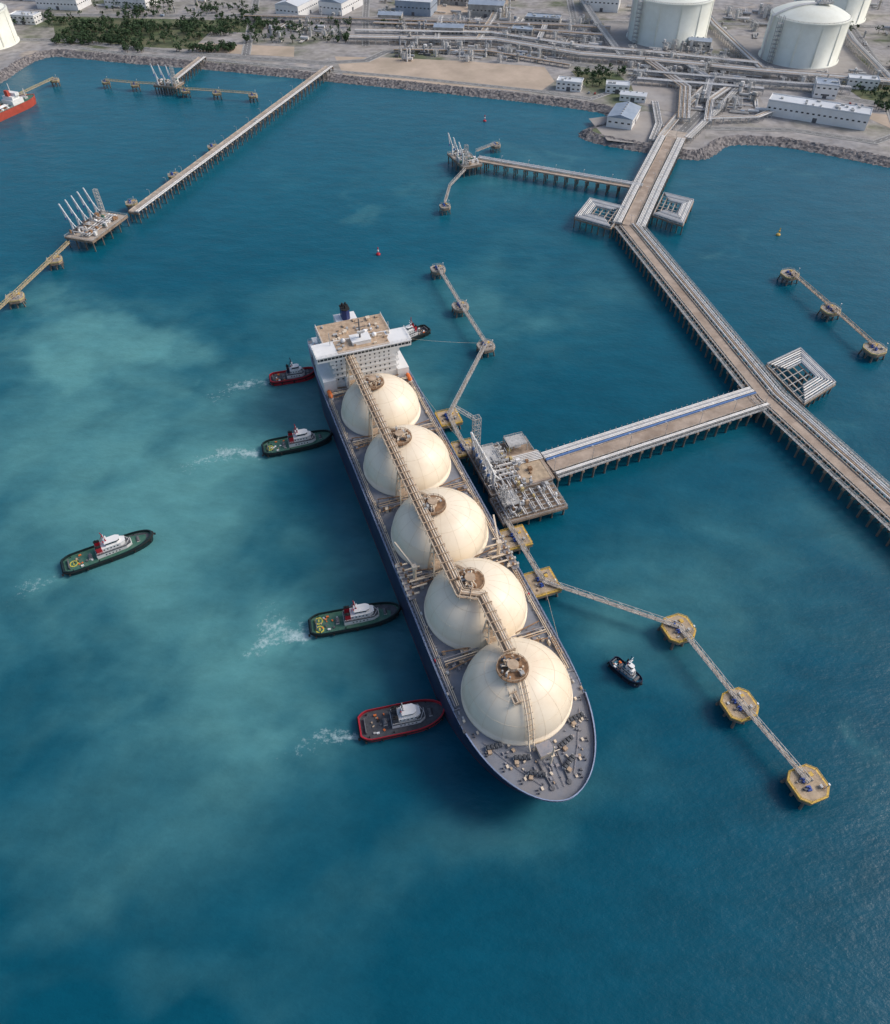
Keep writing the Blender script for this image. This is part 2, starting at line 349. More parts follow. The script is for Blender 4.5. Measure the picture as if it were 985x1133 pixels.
# ------------------------------------------------------------------ buildings
def building(name,c,sx,sy,h,rz=0,roof='roofb',wall='white',gable=True,storeys=1):
    e=empty(name,(c[0],c[1],4.0),rz)
    b=MB();b.bx(-sx/2,sx/2,-sy/2,sy/2,-.3,h,wall);b.obj('walls',parent=e)
    b=MB()
    if gable:
        r=sy*.13;o=.5
        vs=[(-sx/2-o,-sy/2-o,h+.05),(sx/2+o,-sy/2-o,h+.05),(sx/2+o,sy/2+o,h+.05),(-sx/2-o,sy/2+o,h+.05),(-sx/2-o,0,h+r),(sx/2+o,0,h+r)]
        b.add(vs,[(0,1,5,4),(2,3,4,5),(0,4,3),(1,2,5),(3,2,1,0)],roof)
        k=int(sx/6)
        for i in range(k):
            x=-sx/2+(i+.5)*sx/k
            b.box((x,0,h+r+.25),(1.4,1.4,.8),'steel')
    else:
        b.bx(-sx/2-.3,sx/2+.3,-sy/2-.3,sy/2+.3,h,h+.5,roof)
        for s in(-1,1):
            b.bx(-sx/2-.3,sx/2+.3,s*sy/2-.15,s*sy/2+.15,h+.5,h+1.3,wall);b.bx(s*sx/2-.15,s*sx/2+.15,-sy/2+.16,sy/2-.16,h+.5,h+1.3,wall)
        for i in range(max(2,int(sx*sy/120))): b.box((R(-.4,.4)*sx,R(-.35,.35)*sy,h+1.2),(R(1.5,4),R(1.5,3),R(1,2)),'steel')
    b.obj('roof',parent=e)
    b=MB()
    for st in range(storeys):
        z=h*(st+.55)/storeys
        for s in(-1,1):
            k=max(2,int(sx/5))
            for i in range(k): b.box((-sx/2+(i+.5)*sx/k,s*(sy/2+.02),z),(sx/k*.45,.12,min(1.3,h/storeys*.35)),'glass')
            k=max(2,int(sy/5))
            for i in range(k): b.box((s*(sx/2+.02),-sy/2+(i+.5)*sy/k,z),(.12,sy/k*.45,min(1.3,h/storeys*.35)),'glass')
    b.obj('windows',parent=e)
    b=MB();b.box((0,-sy/2-.06,2),(4,.15,4),'steeld');b.obj('door',parent=e)
    return e
a0=math.radians(-16)
building('office_building',(131,846),26,15,8,a0,'roofw','white',False,2)
building('office_building',(180,838),24,14,7,a0+.1,'roofw','white',False,2)
building('warehouse',(172,752),38,24,9,math.radians(68),'roofb','white',True)
building('warehouse',(192,812),26,12,6,a0,'roofw','white',True)
building('substation_building',(360,758),92,20,13,math.radians(-27),'roofw','white',False,1)
building('office_building',(392,826),22,20,12,a0,'roofb','white',False,2)
building('office_building',(440,850),30,14,9,a0,'roofw','white',False,2)
building('warehouse',(-195,1150),62,34,14,math.radians(68),'roofw','white',True)
building('warehouse',(-140,1165),62,34,14,math.radians(68),'roofb','white',True)
building('warehouse',(-205,1240),60,40,14,math.radians(68),'roofw','white',True)
building('warehouse',(-38,1150),48,36,16,math.radians(-14),'roofw','roofb',True)
building('warehouse',(215,1175),44,46,18,math.radians(-14),'roofb','white',True)
building('control_building',(125,1085),44,20,10,math.radians(-14),'roofb','beige',False,2)
building('control_building',(95,1035),26,16,9,math.radians(-14),'roofb','beige',False,2)
building('compressor_shelter',(5,1035),36,18,12,math.radians(-6),'roofb','beige',True)
building('compressor_shelter',(55,1135),46,24,14,math.radians(-10),'roofb','beige',True)
building('compressor_shelter',(-70,1100),30,18,10,math.radians(-6),'roofb','beige',True)
building('compressor_shelter',(300,985),26,16,10,math.radians(-14),'roofb','beige',True)
building('warehouse',(-430,1190),60,40,11,math.radians(-10),'roofw','white',True)
building('warehouse',(-520,1180),60,36,12,math.radians(-10),'roofb','white',True)
building('warehouse',(-590,1230),60,36,12,math.radians(-10),'roofw','white',True)
building('warehouse',(-360,1250),50,30,10,math.radians(-10),'roofb','white',True)
building('office_building',(-540,1100),34,18,9,math.radians(-10),'roofw','white',False,2)
building('warehouse',(20,1200),40,30,10,a0,'roofb','beige',True)
building('warehouse',(330,1230),60,30,14,a0,'roofb','white',True)
building('office_building',(455,1010),20,14,8,a0,'roofb','white',False,2)
for i in range(26):
    x=R(-650,650);y=R(1260,1900);building('warehouse',(x,y),R(30,70),R(20,40),R(7,16),math.radians(-12),random.choice(['roofb','roofw']),'white',True)
b=MB()
zones=[(205,330,870,980,150),(-60,190,955,1100,300),(250,345,1100,1200,70),(345,480,1030,1150,60),(-90,100,1100,1250,80),(245,320,770,870,70),(480,620,800,1200,50),(-480,-300,1120,1260,16),(-60,140,935,975,50),(330,470,850,900,34),(-215,-110,1010,1120,30)]
for x0,x1,y0,y1,n in zones:
    for i in range(n):
        x=R(x0,x1);y=R(y0,y1);t=random.random();rz=a0
        if t<.2: b.box((x,y,4+R(.8,1.6)),(R(2,7),R(2,4),R(1.6,3.5)),random.choice(['beige','conc','roofb','steel','pipeg','beige','steeld']),rz)
        elif t<.38: 
            h=R(4,13);r=R(.8,2.2);b.cyl((x,y,4),(x,y,4+h),r,random.choice(['pipe','steel','pipeg','beige']),10)
            b.box((x,y,4+h*.7),(r*3,r*3,.25),'steeld',rz)
        elif t<.5:
            L=R(7,15);r=R(1.,1.9);d=Vector((math.cos(rz),math.sin(rz),0));c=Vector((x,y,4+r+1));b.cyl(c-d*L/2,c+d*L/2,r,random.choice(['pipe','pipeg','steel']),10)
            for s in(-.3,.3): b.box(tuple(c+d*L*s-Vector((0,0,r+.4))),(1,r*2,1.6),'conc',rz)
        elif t<.8:
            L=R(12,34);aa=rz+random.choice([0,1.5708]);d=Vector((math.cos(aa),math.sin(aa),0));nn=Vector((-d.y,d.x,0));c=Vector((x,y,4))
            for k in range(random.randint(2,5)):
                o=nn*(k*1.2);zz=Vector((0,0,R(1,1.4)));b.cyl(c+o-d*L/2+zz,c+o+d*L/2+zz,R(.25,.5),random.choice(['pipe','pipeg','steel','beige']),6)
            for k in range(int(L/6)): p=c-d*L/2+d*(k*6+2);b.beam(p+Vector((0,0,.4)),p+nn*6+Vector((0,0,.4)),.5,.6,'conc')
        else:
            w=R(4,9);H=R(5,12)
            for sx in(-1,1):
                for sy in(-1,1): b.beam((x+sx*w/2,y+sy*w/2,4),(x+sx*w/2,y+sy*w/2,4+H),.35,.35,'steel')
            for zz in(.5,1):
                for k in(-1,0,1): b.beam((x-w/2,y+k*w/2,4+H*zz),(x+w/2,y+k*w/2,4+H*zz),.4,.3,'steel');b.beam((x+k*w/2,y-w/2,4+H*zz),(x+k*w/2,y+w/2,4+H*zz),.4,.3,'steel')
            b.cyl((x,y,4),(x,y,4+H*.9),w*.25,'pipe',8)
b.obj('process_equipment')
def rack(name,pts,w,n,h=6,z=4,step=8,r=.45):
    b=MB()
    for c,d in walk(pts,step):
        nrm=Vector((d.y,-d.x))
        for s in(-1,1):
            p=c+nrm*(s*w/2);b.beam((p.x,p.y,z),(p.x,p.y,z+h),.5,.5,'steel')
        p,q=c-nrm*w/2,c+nrm*w/2;b.beam((p.x,p.y,z+h-1),(q.x,q.y,z+h-1),.5,.5,'steel');b.beam((p.x,p.y,z+h*.5),(q.x,q.y,z+h*.5),.4,.4,'steel')
    for i in range(n):
        d=-w/2+w*(i+.5)/n;rr=r*R(.6,1.2)
        b.pipe(pline(pts,d,z+h-.7+rr),rr,random.choice(['pipe','pipe','pipeg','steel','tan']),6)
        if i%2: b.pipe(pline(pts,d,z+h*.5+.3+rr*.7),rr*.7,'pipeg',6)
    return b.obj(name)
rack('pipe_rack',[(-115,1012),(60,1002),(155,945),(228,925),(345,885),(470,850)],14,11,7)
rack('pipe_rack',[(-110,1032),(55,1022),(165,964),(235,944),(345,905)],9,7,9)
rack('pipe_rack',[(-90,1068),(60,1050),(190,1015)],8,6,8)
rack('pipe_rack',[(-60,972),(50,966),(140,915)],6,5,4)
rack('pipe_rack',[(228,925),(250,835),(228,745)],12,9,6)
rack('pipe_rack',[(268,912),(282,860),(262,800)],8,7,6)
rack('pipe_rack',[(205,862),(330,830)],8,6,6)
rack('pipe_rack',[(205,885),(335,850),(420,830)],7,6,7)
rack('pipe_rack',[(-260,1108),(-90,1090),(150,1062),(205,1050)],10,7,7)
rack('pipe_rack',[(40,1000),(60,1090),(85,1230)],9,6,7)
rack('pipe_rack',[(340,1180),(338,1060),(345,890)],10,7,8)
rack('pipe_rack',[(188,1180),(192,1060),(200,935)],9,6,8)
rack('pipe_rack',[(470,850),(485,1000),(520,1180)],9,6,7)
rack('pipe_rack',[(300,842),(268,800),(250,740)],8,6,5)
rack('pipe_rack',[(250,748),(300,752),(322,770)],7,5,5)
rack('pipe_rack',[(-10,1000),(-5,1100)],7,5,7)
rack('pipe_rack',[(110,990),(125,1060)],7,5,7)
rack('pipe_rack',[(212,800),(204,740),(190,700)],7,6,3)
def lngtank(c,r,h,rise=11):
    e=empty('lng_storage_tank',(c[0],c[1],4.))
    b=MB();b.lathe((0,0,0),[(r+1.5,-.5),(r+1.5,1.2),(r,1.2),(r,h)],'tank',72);
    for i in range(12):
        t=2*math.pi*i/12;b.box(((r+.15)*math.cos(t),(r+.15)*math.sin(t),h/2),(.5,1.4,h-2),'tank',t)
    b.lathe((0,0,0),[(r+.5,h-1.2),(r+.5,h+.1),(r-.6,h+.1)],'tank',72,sm=False);b.obj('shell',parent=e)
    b=MB();Rs=(r*r+rise*rise)/(2*rise);b.lathe((0,0,0),[(math.sqrt(max(0,Rs*Rs-(Rs-rise+rise*k/14)**2)),h+rise*k/14) for k in range(15)],'tank',72);b.obj('dome_roof',parent=e)
    b=MB();b.box((r*.2,-r*.1,h+rise+1),(16,12,1),'steel');b.box((r*.2,-r*.1,h+rise+5),(9,7,.5),'steel')
    for i in range(10): x,y=r*.2+R(-7,7),-r*.1+R(-5,5);b.cyl((x,y,h+rise),(x,y,h+rise+R(2,7)),.6,'pipe',6)
    b.rail([(r*.2-8,-r*.1-6,h+rise+1.5),(r*.2+8,-r*.1-6,h+rise+1.5),(r*.2+8,-r*.1+6,h+rise+1.5),(r*.2-8,-r*.1+6,h+rise+1.5)],w=.25)
    rr=[((r-.8)*math.cos(t),(r-.8)*math.sin(t),h+.2) for t in np.linspace(0,2*math.pi,49)]
    b.rail(rr,w=.2)
    n=10
    for k in range(3):
        pp=[]
        for j in range(n+1):
            x=r*.2-(r*1.2)*j/n;y=-r*.1-k*1.6;q=min(r,math.hypot(x,y));pp.append((x,y,h+rise-(Rs-math.sqrt(Rs*Rs-q*q))+1.))
        pp+= [(-r-2,-r*.1-k*1.6,h),(-r-2,-r*.1-k*1.6,1)];b.pipe(pp,.5,'pipe')
    b.obj('roof_platform',parent=e)
    b=MB();t=math.radians(-150);cx,cy=(r+4)*math.cos(t),(r+4)*math.sin(t)
    for sx in(-2.5,2.5):
        for sy in(-2.5,2.5): b.beam((cx+sx,cy+sy,0),(cx+sx,cy+sy,h+4),.5,.5,'steel')
    for k in range(int(h/4)): b.box((cx,cy,3+4*k),(5.4,5.4,.25),'steel');b.beam((cx-2.5,cy-2.5,4*k),(cx+2.5,cy-2.5,4*k+4),.3,.3,'steel')
    b.obj('stair_tower',parent=e)
lngtank((408,954),42.5,42);lngtank((272,1032),47,44);lngtank((505,1130),46,42);lngtank((-558,1008),40,34,8)
lngtank((640,1010),46,42)

b=MB()
def tree(x,y,s):
    z=4;h=s*R(.8,1.2);b.cyl((x,y,z),(x+R(-.3,.3),y,z+h*.5),.28,'bark',5,.14)
    for k in range(3):
        a=R(0,6.28);b.cyl((x,y,z+h*.4),(x+math.cos(a)*s*.3,y+math.sin(a)*s*.3,z+h*.7),.12,'bark',4,.05)
    cl=[(x+R(-.35,.35)*s,y+R(-.35,.35)*s,z+h*R(.5,.95),s*R(.16,.32)) for _ in range(6)]
    for _ in range(42):
        c=random.choice(cl);v=Vector((random.gauss(0,1),random.gauss(0,1),random.gauss(0,.8))).normalized()*c[3]*R(.6,1.1)
        p=Vector(c[:3])+v;n=(v.normalized()+Vector((R(-.5,.5),R(-.5,.5),R(0,.8)))).normalized();u=n.cross(Vector((0,0,1)) if abs(n.z)<.9 else Vector((1,0,0))).normalized();w=n.cross(u)
        q=R(.35,.8);b.add([p-u*q-w*q,p+u*q-w*q*.7,p+u*q*.8+w*q,p-u*q+w*q*.8],[(0,1,2,3)],'leaf')
tz=[(-470,-300,1002,1100,400),(-300,-240,1040,1120,90),(-640,-480,1060,1140,90),(-440,-250,972,990,90),(145,195,852,900,34),(430,600,780,850,80),(-240,-120,1010,1090,110),(500,640,850,1100,40),(-80,-20,1020,1090,18),(-470,-250,1110,1180,120),(-650,650,1240,1700,240)]
for x0,x1,y0,y1,n in tz:
    cc=[(R(x0,x1),R(y0,y1)) for _ in range(max(3,n//7))]
    for i in range(n):
        c=random.choice(cc);x=min(x1,max(x0,c[0]+random.gauss(0,12)));y=min(y1,max(y0,c[1]+random.gauss(0,8)));tree(x,y,R(4,9))
b.obj('tree_grove')

# ------------------------------------------------------------------ trestles
def trestle(name,pts,lo,hi,layout,z=8.,step=9.,pr=.55,np_=4):
    e=empty(name)
    b=MB()
    for c,d in walk(pts,step):
        n=Vector((d.y,-d.x));p,q=c+n*lo,c+n*hi
        b.beam((p.x,p.y,z-.8),(q.x,q.y,z-.8),1.3,1.3,'concd')
        for k in range(np_):
            s=c+n*(lo+1+(hi-lo-2)*k/(np_-1));b.cyl((s.x,s.y,-3),(s.x,s.y,z-1.3),pr,'pile',8)
    b.obj('pile_bents',parent=e)
    b=MB()
    for L in layout:
        if L[0]=='road':
            strip(b,pts,L[1],L[2],z-.1,z+.35,L[3] if len(L)>3 else 'roadt')
            for s in(L[1],L[2]): strip(b,pts,s-.2,s+.2,z+.36,z+.95,'conc')
            for c,d in walk(pts,24.):
                n=Vector((d.y,-d.x));s=c+n*L[1];b.cyl((s.x,s.y,z),(s.x,s.y,z+8),.12,'steel',5);t2=s+n*1.6;b.beam((s.x,s.y,z+8),(t2.x,t2.y,z+8.2),.12,.12,'steel');b.box((t2.x,t2.y,z+8.1),(.8,.4,.15),'white')
        elif L[0]=='walk':
            strip(b,pts,L[1],L[2],z+.1,z+.25,'steel');b.rail(pline(pts,L[1],z+.25),w=.14);b.rail(pline(pts,L[2],z+.25),w=.14)
        elif L[0]=='strip': strip(b,pts,L[1],L[2],z+.38,z+L[4],L[3])
    b.obj('deck',parent=e)
    b=MB()
    for L in layout:
        if L[0]=='pipes':
            _,d0,d1,n,r,zz,mats=L
            for i in range(n):
                d=d0+(d1-d0)*(i+.5)/n;b.pipe(pline(pts,d,z+zz+r),r*R(.85,1.1),mats[i%len(mats)],8)
            for c,dd in walk(pts,step/2):
                nn=Vector((dd.y,-dd.x));p,q=c+nn*(d0-.4),c+nn*(d1+.4);b.beam((p.x,p.y,z+zz-.25),(q.x,q.y,z+zz-.25),.35,.45,'steel')
                for w in(p,q): b.beam((w.x,w.y,z-.6),(w.x,w.y,z+zz+r*2+.3),.3,.3,'steel')
    b.obj('pipelines',parent=e)
    return e
PW=['pipe','pipe','pipe','pipeg']
main=[(291,842),(256,782),(207,700),(168,604),(138,528),(181,322),(214,236),(262,108),(300,0)]
trestle('jetty_trestle',[(207,700),(168,604),(138,528)],-13,13,[('road',-4,4.5),('pipes',5.5,12,6,.45,.6,PW),('pipes',-12.5,-5.2,7,.42,.6,PW)],8,9)
trestle('jetty_trestle',main[4:],-11.5,11.5,[('road',-1.5,5.2,'roadt'),('pipes',-8.2,-2.6,4,.5,.7,['pipe','pipe','tan']),('walk',9.6,11),('pipes',6.1,7.,2,.22,.4,['pipe','tan']),('walk',-11.2,-10)],8,6.5)
road('causeway_road',[(291,842),(256,782),(207,698)],10,4.3)
b=MB();strip(b,[(215,716),(207,699)],-12,12,4.0,8.2,'conc');b.obj('bridge_abutment')
rack('pipe_rack',[(278,850),(243,790),(198,704)],8,7,4.5,4,7)
rack('pipe_rack',[(306,838),(270,776),(222,700)],7,6,4.5,4,7)
trestle('jetty_trestle',[(176,321),(53,266)],-10,10,[('road',-4.5,3.0,'roadt'),('pipes',4.8,9.6,5,.42,.9,['pipe','pipe','pipeg']),('strip',3.3,4.3,'bluel',1.6),('walk',-9.6,-8.2),('pipes',-7.4,-5.6,2,.42,.5,['pipe'])],8,7)
trestle('jetty_trestle',[(160,594),(28,651)],-6,6,[('road',-5,0),('pipes',.8,5.6,4,.45,.7,['pipe','pipe','pipeg'])],8,9,.5,3)
trestle('jetty_trestle',[(-128,905),(-241,550)],-5,5,[('road',-1,4.2,'conc'),('pipes',-4.6,-1.6,3,.4,.6,['pipe','pipeg'])],8,9,.5,3)
trestle('jetty_trestle',[(-276,938),(-289,858)],-4.5,4.5,[('road',-1,4,'conc'),('pipes',-4.2,-1.6,3,.4,.6,['pipe','pipeg'])],8,9,.5,3)
def loop(quad,z=8.):
    e=empty('pipe_expansion_loop')
    b=MB();q=[Vector(p) for p in quad];c=sum(q,Vector((0,0)))/4
    for i in range(4):
        p,r=q[i],q[(i+1)%4];b.beam((p.x,p.y,z-.6),(r.x,r.y,z-.6),1,1,'concd')
    n=6
    for k in range(n+1):
        t=k/n;p=q[0].lerp(q[1],t);r=q[3].lerp(q[2],t);b.beam((p.x,p.y,z-.3),(r.x,r.y,z-.3),.7,.7,'conc')
        for s in(.04,.5,.96):
            w=p.lerp(r,s);b.cyl((w.x,w.y,-3),(w.x,w.y,z-.6),.45,'pile',6)
    for k in range(8):
        t=k/7;p=q[0].lerp(q[3],t);r=q[1].lerp(q[2],t);b.beam((p.x,p.y,z+.1),(r.x,r.y,z+.1),.4,.3,'steel')
    b.obj('support_frame',parent=e)
    b=MB()
    for k in range(7):
        s=.97-.09*k;pp=[c+(p-c)*s for p in q];pp=[(p.x,p.y,z+1.2) for p in pp];b.pipe(pp,.5,'pipe' if k%3 else 'pipeg',6)
    b.rail([(p.x,p.y,z+.3) for p in q]+[(q[0].x,q[0].y,z+.3)],w=.15)
    b.obj('loop_pipes',parent=e)
loop([(124,523),(99,540),(115,573),(141,557)])
loop([(160,545),(179,528),(197,570),(176,583)])
loop([(189,352),(214,368),(223,334),(199,316)])

# ------------------------------------------------------------------ dolphins and catwalks
SA=math.radians(-70.3)
def dolphin(x,y,s,rz=SA,z=6.,edge='yellow',hooks=2,octo=True,name='mooring_dolphin'):
    e=empty(name,(x,y,0),rz);h=s/2;c=s*.22 if octo else .05
    P=[(-h+c,-h),(h-c,-h),(h,-h+c),(h,h-c),(h-c,h),(-h+c,h),(-h,h-c),(-h,-h+c)]
    sc=lambda k:[(p[0]*k,p[1]*k) for p in P]
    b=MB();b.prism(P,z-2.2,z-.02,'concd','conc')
    b.prism(sc(1.02),z-.7,z,edge);b.prism(sc(.91),z+.01,z+.06,'ochre' if edge=='yellow' else 'conc')
    b.obj('platform',parent=e)
    b=MB();r=s*.045
    for i in(-1,0,1):
        for j in(-1,0,1): b.cyl((i*h*.72*1.25,j*h*.72*1.25,-3),(i*h*.72,j*h*.72,z-2.2),r,'pile',8)
    b.obj('piles',parent=e)
    b=MB()
    for i in range(hooks):
        a=(i-(hooks-1)/2)*s*.26
        b.box((a,-s*.1,z+.5),(1.9,1.5,.9),'blue',R(-.4,.4));b.cyl((a,-s*.1,z+.9),(a,-s*.1,z+1.7),.45,'blue',8);b.box((a,-s*.1-1.2,z+.9),(.6,1.4,.4),'steeld')
    b.box((s*.2,s*.25,z+.7),(1.2,.9,1.3),'steel');b.box((-s*.2,s*.22,z+.4),(1.5,1.5,.7),'yellow')
    b.cyl((s*.3,s*.3,z),(s*.3,s*.3,z+5),.12,'steel',6);b.box((s*.3,s*.3,z+5),(.8,.5,.2),'white')
    for i in range(6): b.box((R(-.33,.33)*s,R(-.33,.33)*s,z+.4),(R(.4,1.2),R(.4,1.2),R(.4,.9)),random.choice(['steel','rust','tan','steeld','conc']))
    b.rail([(p[0],p[1],z+.05) for p in sc(.96)],'yellow' if edge=='yellow' else 'steel',w=.12)
    b.obj('quick_release_hooks',parent=e)
    return e
def catwalk(pts,z=7.,w=1.8,m='steel'):
    b=MB()
    for i in range(len(pts)-1):
        p,q=pts[i],pts[i+1];b.truss((p[0],p[1],z),(q[0],q[1],z),w,1.6,m,3.2);b.beam((p[0],p[1],z+.1),(q[0],q[1],z+.1),w-.3,.12,'conc')
    return b.obj('catwalk')
D=[(2,307,12),(10,282,11),(33,220,12),(43,194,13)]
for x,y,s in D:
    e=dolphin(x,y,s,name='breasting_dolphin',octo=False)
    b=MB();b.box((0,-s/2-.9,2.8),(s*.6,1.2,5.5),'black');b.box((0,-s/2-.2,4),(s*.3,1,1.5),'steeld');b.obj('fender',parent=e)
for x,y,s in[(98,170,12.5),(114,135,12.5),(130,104,12.5)]: dolphin(x,y,s)
for x,y,s in[(-5,468,9.5),(10,420,10),(25,375,10)]: dolphin(x,y,s,edge='conc')
for x,y,s in[(239,461,11),(251,416,11),(262,372,12)]: dolphin(x,y,s,edge='yelt')
for x,y,s in[(-230,625,9),(-210,686,9),(-250,572,9),(-278,481,10),(-286,431,11),(-296,372,11),(-363,863,8),(-329,854,9),(-271,835,9),(-237,829,9),(-198,821,9),(-420,869,9),(-436,821,9),(-450,775,9)]: dolphin(x,y,s,edge='yelt')
catwalk([(-5,468),(10,420),(25,375),(2,307)]);catwalk([(2,307),(10,282),(17,272)]);catwalk([(28,232),(33,220),(43,194),(98,170),(114,135),(130,104)])
catwalk([(239,461),(251,416),(262,372)],m='tan')
catwalk([(-275,503),(-278,481),(-286,431),(-296,372)],m='yelt');catwalk([(-363,863),(-329,854),(-300,850)],m='yelt');catwalk([(-283,843),(-271,835),(-237,829),(-198,821)],m='yelt');catwalk([(-420,869),(-436,821),(-450,775)],m='yelt')
catwalk([(17,632),(4,600),(0,568)]);catwalk([(28,672),(45,688)])
dolphin(0,566,8,edge='conc');dolphin(46,690,8,edge='conc')

# ------------------------------------------------------------------ loading platforms
def larm(b,x,y,z,s=1.,m='white',dy=-1):
    b.cyl((x,y,z),(x,y,z+9*s),.7*s,m,8);b.box((x,y,z+.5),(2*s,2*s,1),'steel')
    b.cyl((x,y,z+8.5*s),(x,y-dy*-4*s,z+19*s),.5*s,m,8);b.cyl((x,y-dy*-4*s,z+19*s),(x,y+dy*2.5*s,z+10*s),.4*s,m,8)
    b.cyl((x,y,z+8.5*s),(x,y-dy*3.5*s,z+3.5*s),.35*s,m,8);b.box((x,y-dy*3.5*s,z+3.5*s),(1.3*s,1.3*s,1.6*s),'steeld')
    b.cyl((x,y+dy*2.5*s,z+10*s),(x,y+dy*3*s,z+8.5*s),.6*s,'bluel',8)
def tower(b,x,y,z,w,h,m='steel'):
    for sx in(-1,1):
        for sy in(-1,1): b.beam((x+sx*w/2,y+sy*w/2,z),(x+sx*w/2,y+sy*w/2,z+h),.3,.3,m)
    k=int(h/w)
    for i in range(k+1):
        zz=z+h*i/k
        for s in(-1,1): b.beam((x-w/2,y+s*w/2,zz),(x+w/2,y+s*w/2,zz),.22,.22,m);b.beam((x+s*w/2,y-w/2,zz),(x+s*w/2,y+w/2,zz),.22,.22,m)
        if i<k:
            z2=z+h*(i+1)/k
            for s in(-1,1): b.beam((x-w/2,y+s*w/2,zz),(x+w/2,y+s*w/2,z2),.2,.2,m);b.beam((x+s*w/2,y-w/2,zz),(x+s*w/2,y+w/2,z2),.2,.2,m)
e=empty('loading_platform',(34.6,258,0),SA)
b=MB()
b.bx(-25,9,-16,17,7,8.6,'concd');b.bx(9.02,26.5,-17,17,5.4,6.6,'concd')
b.bx(-14,8,2,18.5,8.61,9.3,'roadt');b.bx(-13,7,3,17.5,9.31,9.36,'ochre')
for x0,x1,y0,y1,z in[(-25,9,-16,17,8.6),(9.3,26.2,-16.8,16.8,6.6)]: b.rail([(x0,y0,z),(x1,y0,z),(x1,y1,z),(x0,y1,z),(x0,y0,z)],'steel',w=.14)
for i in range(8):
    for j in range(6): x=-23+i*6.8;y=-15+j*6.2;b.cyl((x,y,-3),(x,y,7 if x<9 else 5.4),.5,'pile',8)
b.obj('deck',parent=e)
b=MB()
for i in range(9):
    y=-13+i*1.5;b.pipe([(-22,y,9.6+i%2),(6+(i%3),y,9.6+i%2)],.4,PW[i%4],8)
for i in range(8):
    x=-20+i*3.2;b.pipe([(x,-14,11.4),(x,1,11.4),(x,1,9)],.38,PW[i%4],8);b.beam((x-1,-14,8.6),(x-1,-14,13),.3,.3,'steel');b.beam((x-1,0,8.6),(x-1,0,13),.3,.3,'steel');b.beam((x-1,-14,12.8),(x-1,0,12.8),.3,.3,'steel')
    b.cyl((x,-14,8.6),(x,-14,14),.5,'pipe',8)
for i in range(7): y=-14+i*4.4;b.pipe([(10,y,8.6),(25,y,8.6)],.4,PW[i%4],8);b.pipe([(10,y+1.4,7.8),(25,y+1.4,7.8)],.3,'pipe',6)
for i in range(6):
    x=10.5+i*2.8;b.beam((x,-16,8),(x,16,8),.35,.35,'steel')
    for y in(-16,-8,0,8,16): b.beam((x,y,6.6),(x,y,9.4),.3,.3,'steel')
for i in range(6): b.pipe([(-12+i*1.1,18.5,9.9),(-12+i*1.1,2,9.9)],.35,'pipe',6)
for i in range(100): b.box((R(-23,24),R(-14,14) if i%2 else R(-14,1),R(9,11.5)),(R(.5,2.1),R(.5,2.1),R(.8,3)),random.choice(['white','steel','pipeg','steel','yelt','tan','steeld','rust','white']))
for i in range(55):
    x,y,z=R(-23,24),R(-15,1),R(9,15);dx=R(2,6);b.pipe([(x,y,z),(x+dx,y,z),(x+dx,y+R(-2,2),z),(x+dx,y,8)],R(.15,.35),random.choice(['pipe','pipeg','steel']),6)
for (x0,x1,y0,y1,z) in[(-20,-8,-14,-4,14),(-24,-16,4,14,13),(10,20,-14,-6,11)]:
    b.bx(x0,x1,y0,y1,z,z+.25,'steel');b.rail([(x0,y0,z+.25),(x1,y0,z+.25),(x1,y1,z+.25),(x0,y1,z+.25),(x0,y0,z+.25)],w=.14)
    for x in(x0,x1):
        for y in(y0,y1): b.beam((x,y,8.6),(x,y,z),.35,.35,'steel')
b.obj('pipe_manifold',parent=e)
b=MB()
for x in(-16,-11,-6,-1,4): larm(b,x,-13,8.6,1.1,'white' )
b.obj('loading_arms',parent=e)
b=MB();tower(b,-22.5,-12,8.6,3.2,24);b.truss((-22.5,-12,30),(-32,-20,33),1.6,1.4,'steel');tower(b,16,-13,6.6,2.4,14);b.obj('gangway_tower',parent=e)
b=MB();b.bx(-24,-19,5,12,8.6,12,'white');b.bx(-23.6,-19.4,4.95,5,10,11.2,'glass');b.bx(-19,-18.95,6,11,10,11.2,'glass');b.bx(-24.3,-18.7,4.7,12.3,12,12.3,'roofw');b.obj('control_cabin',parent=e)
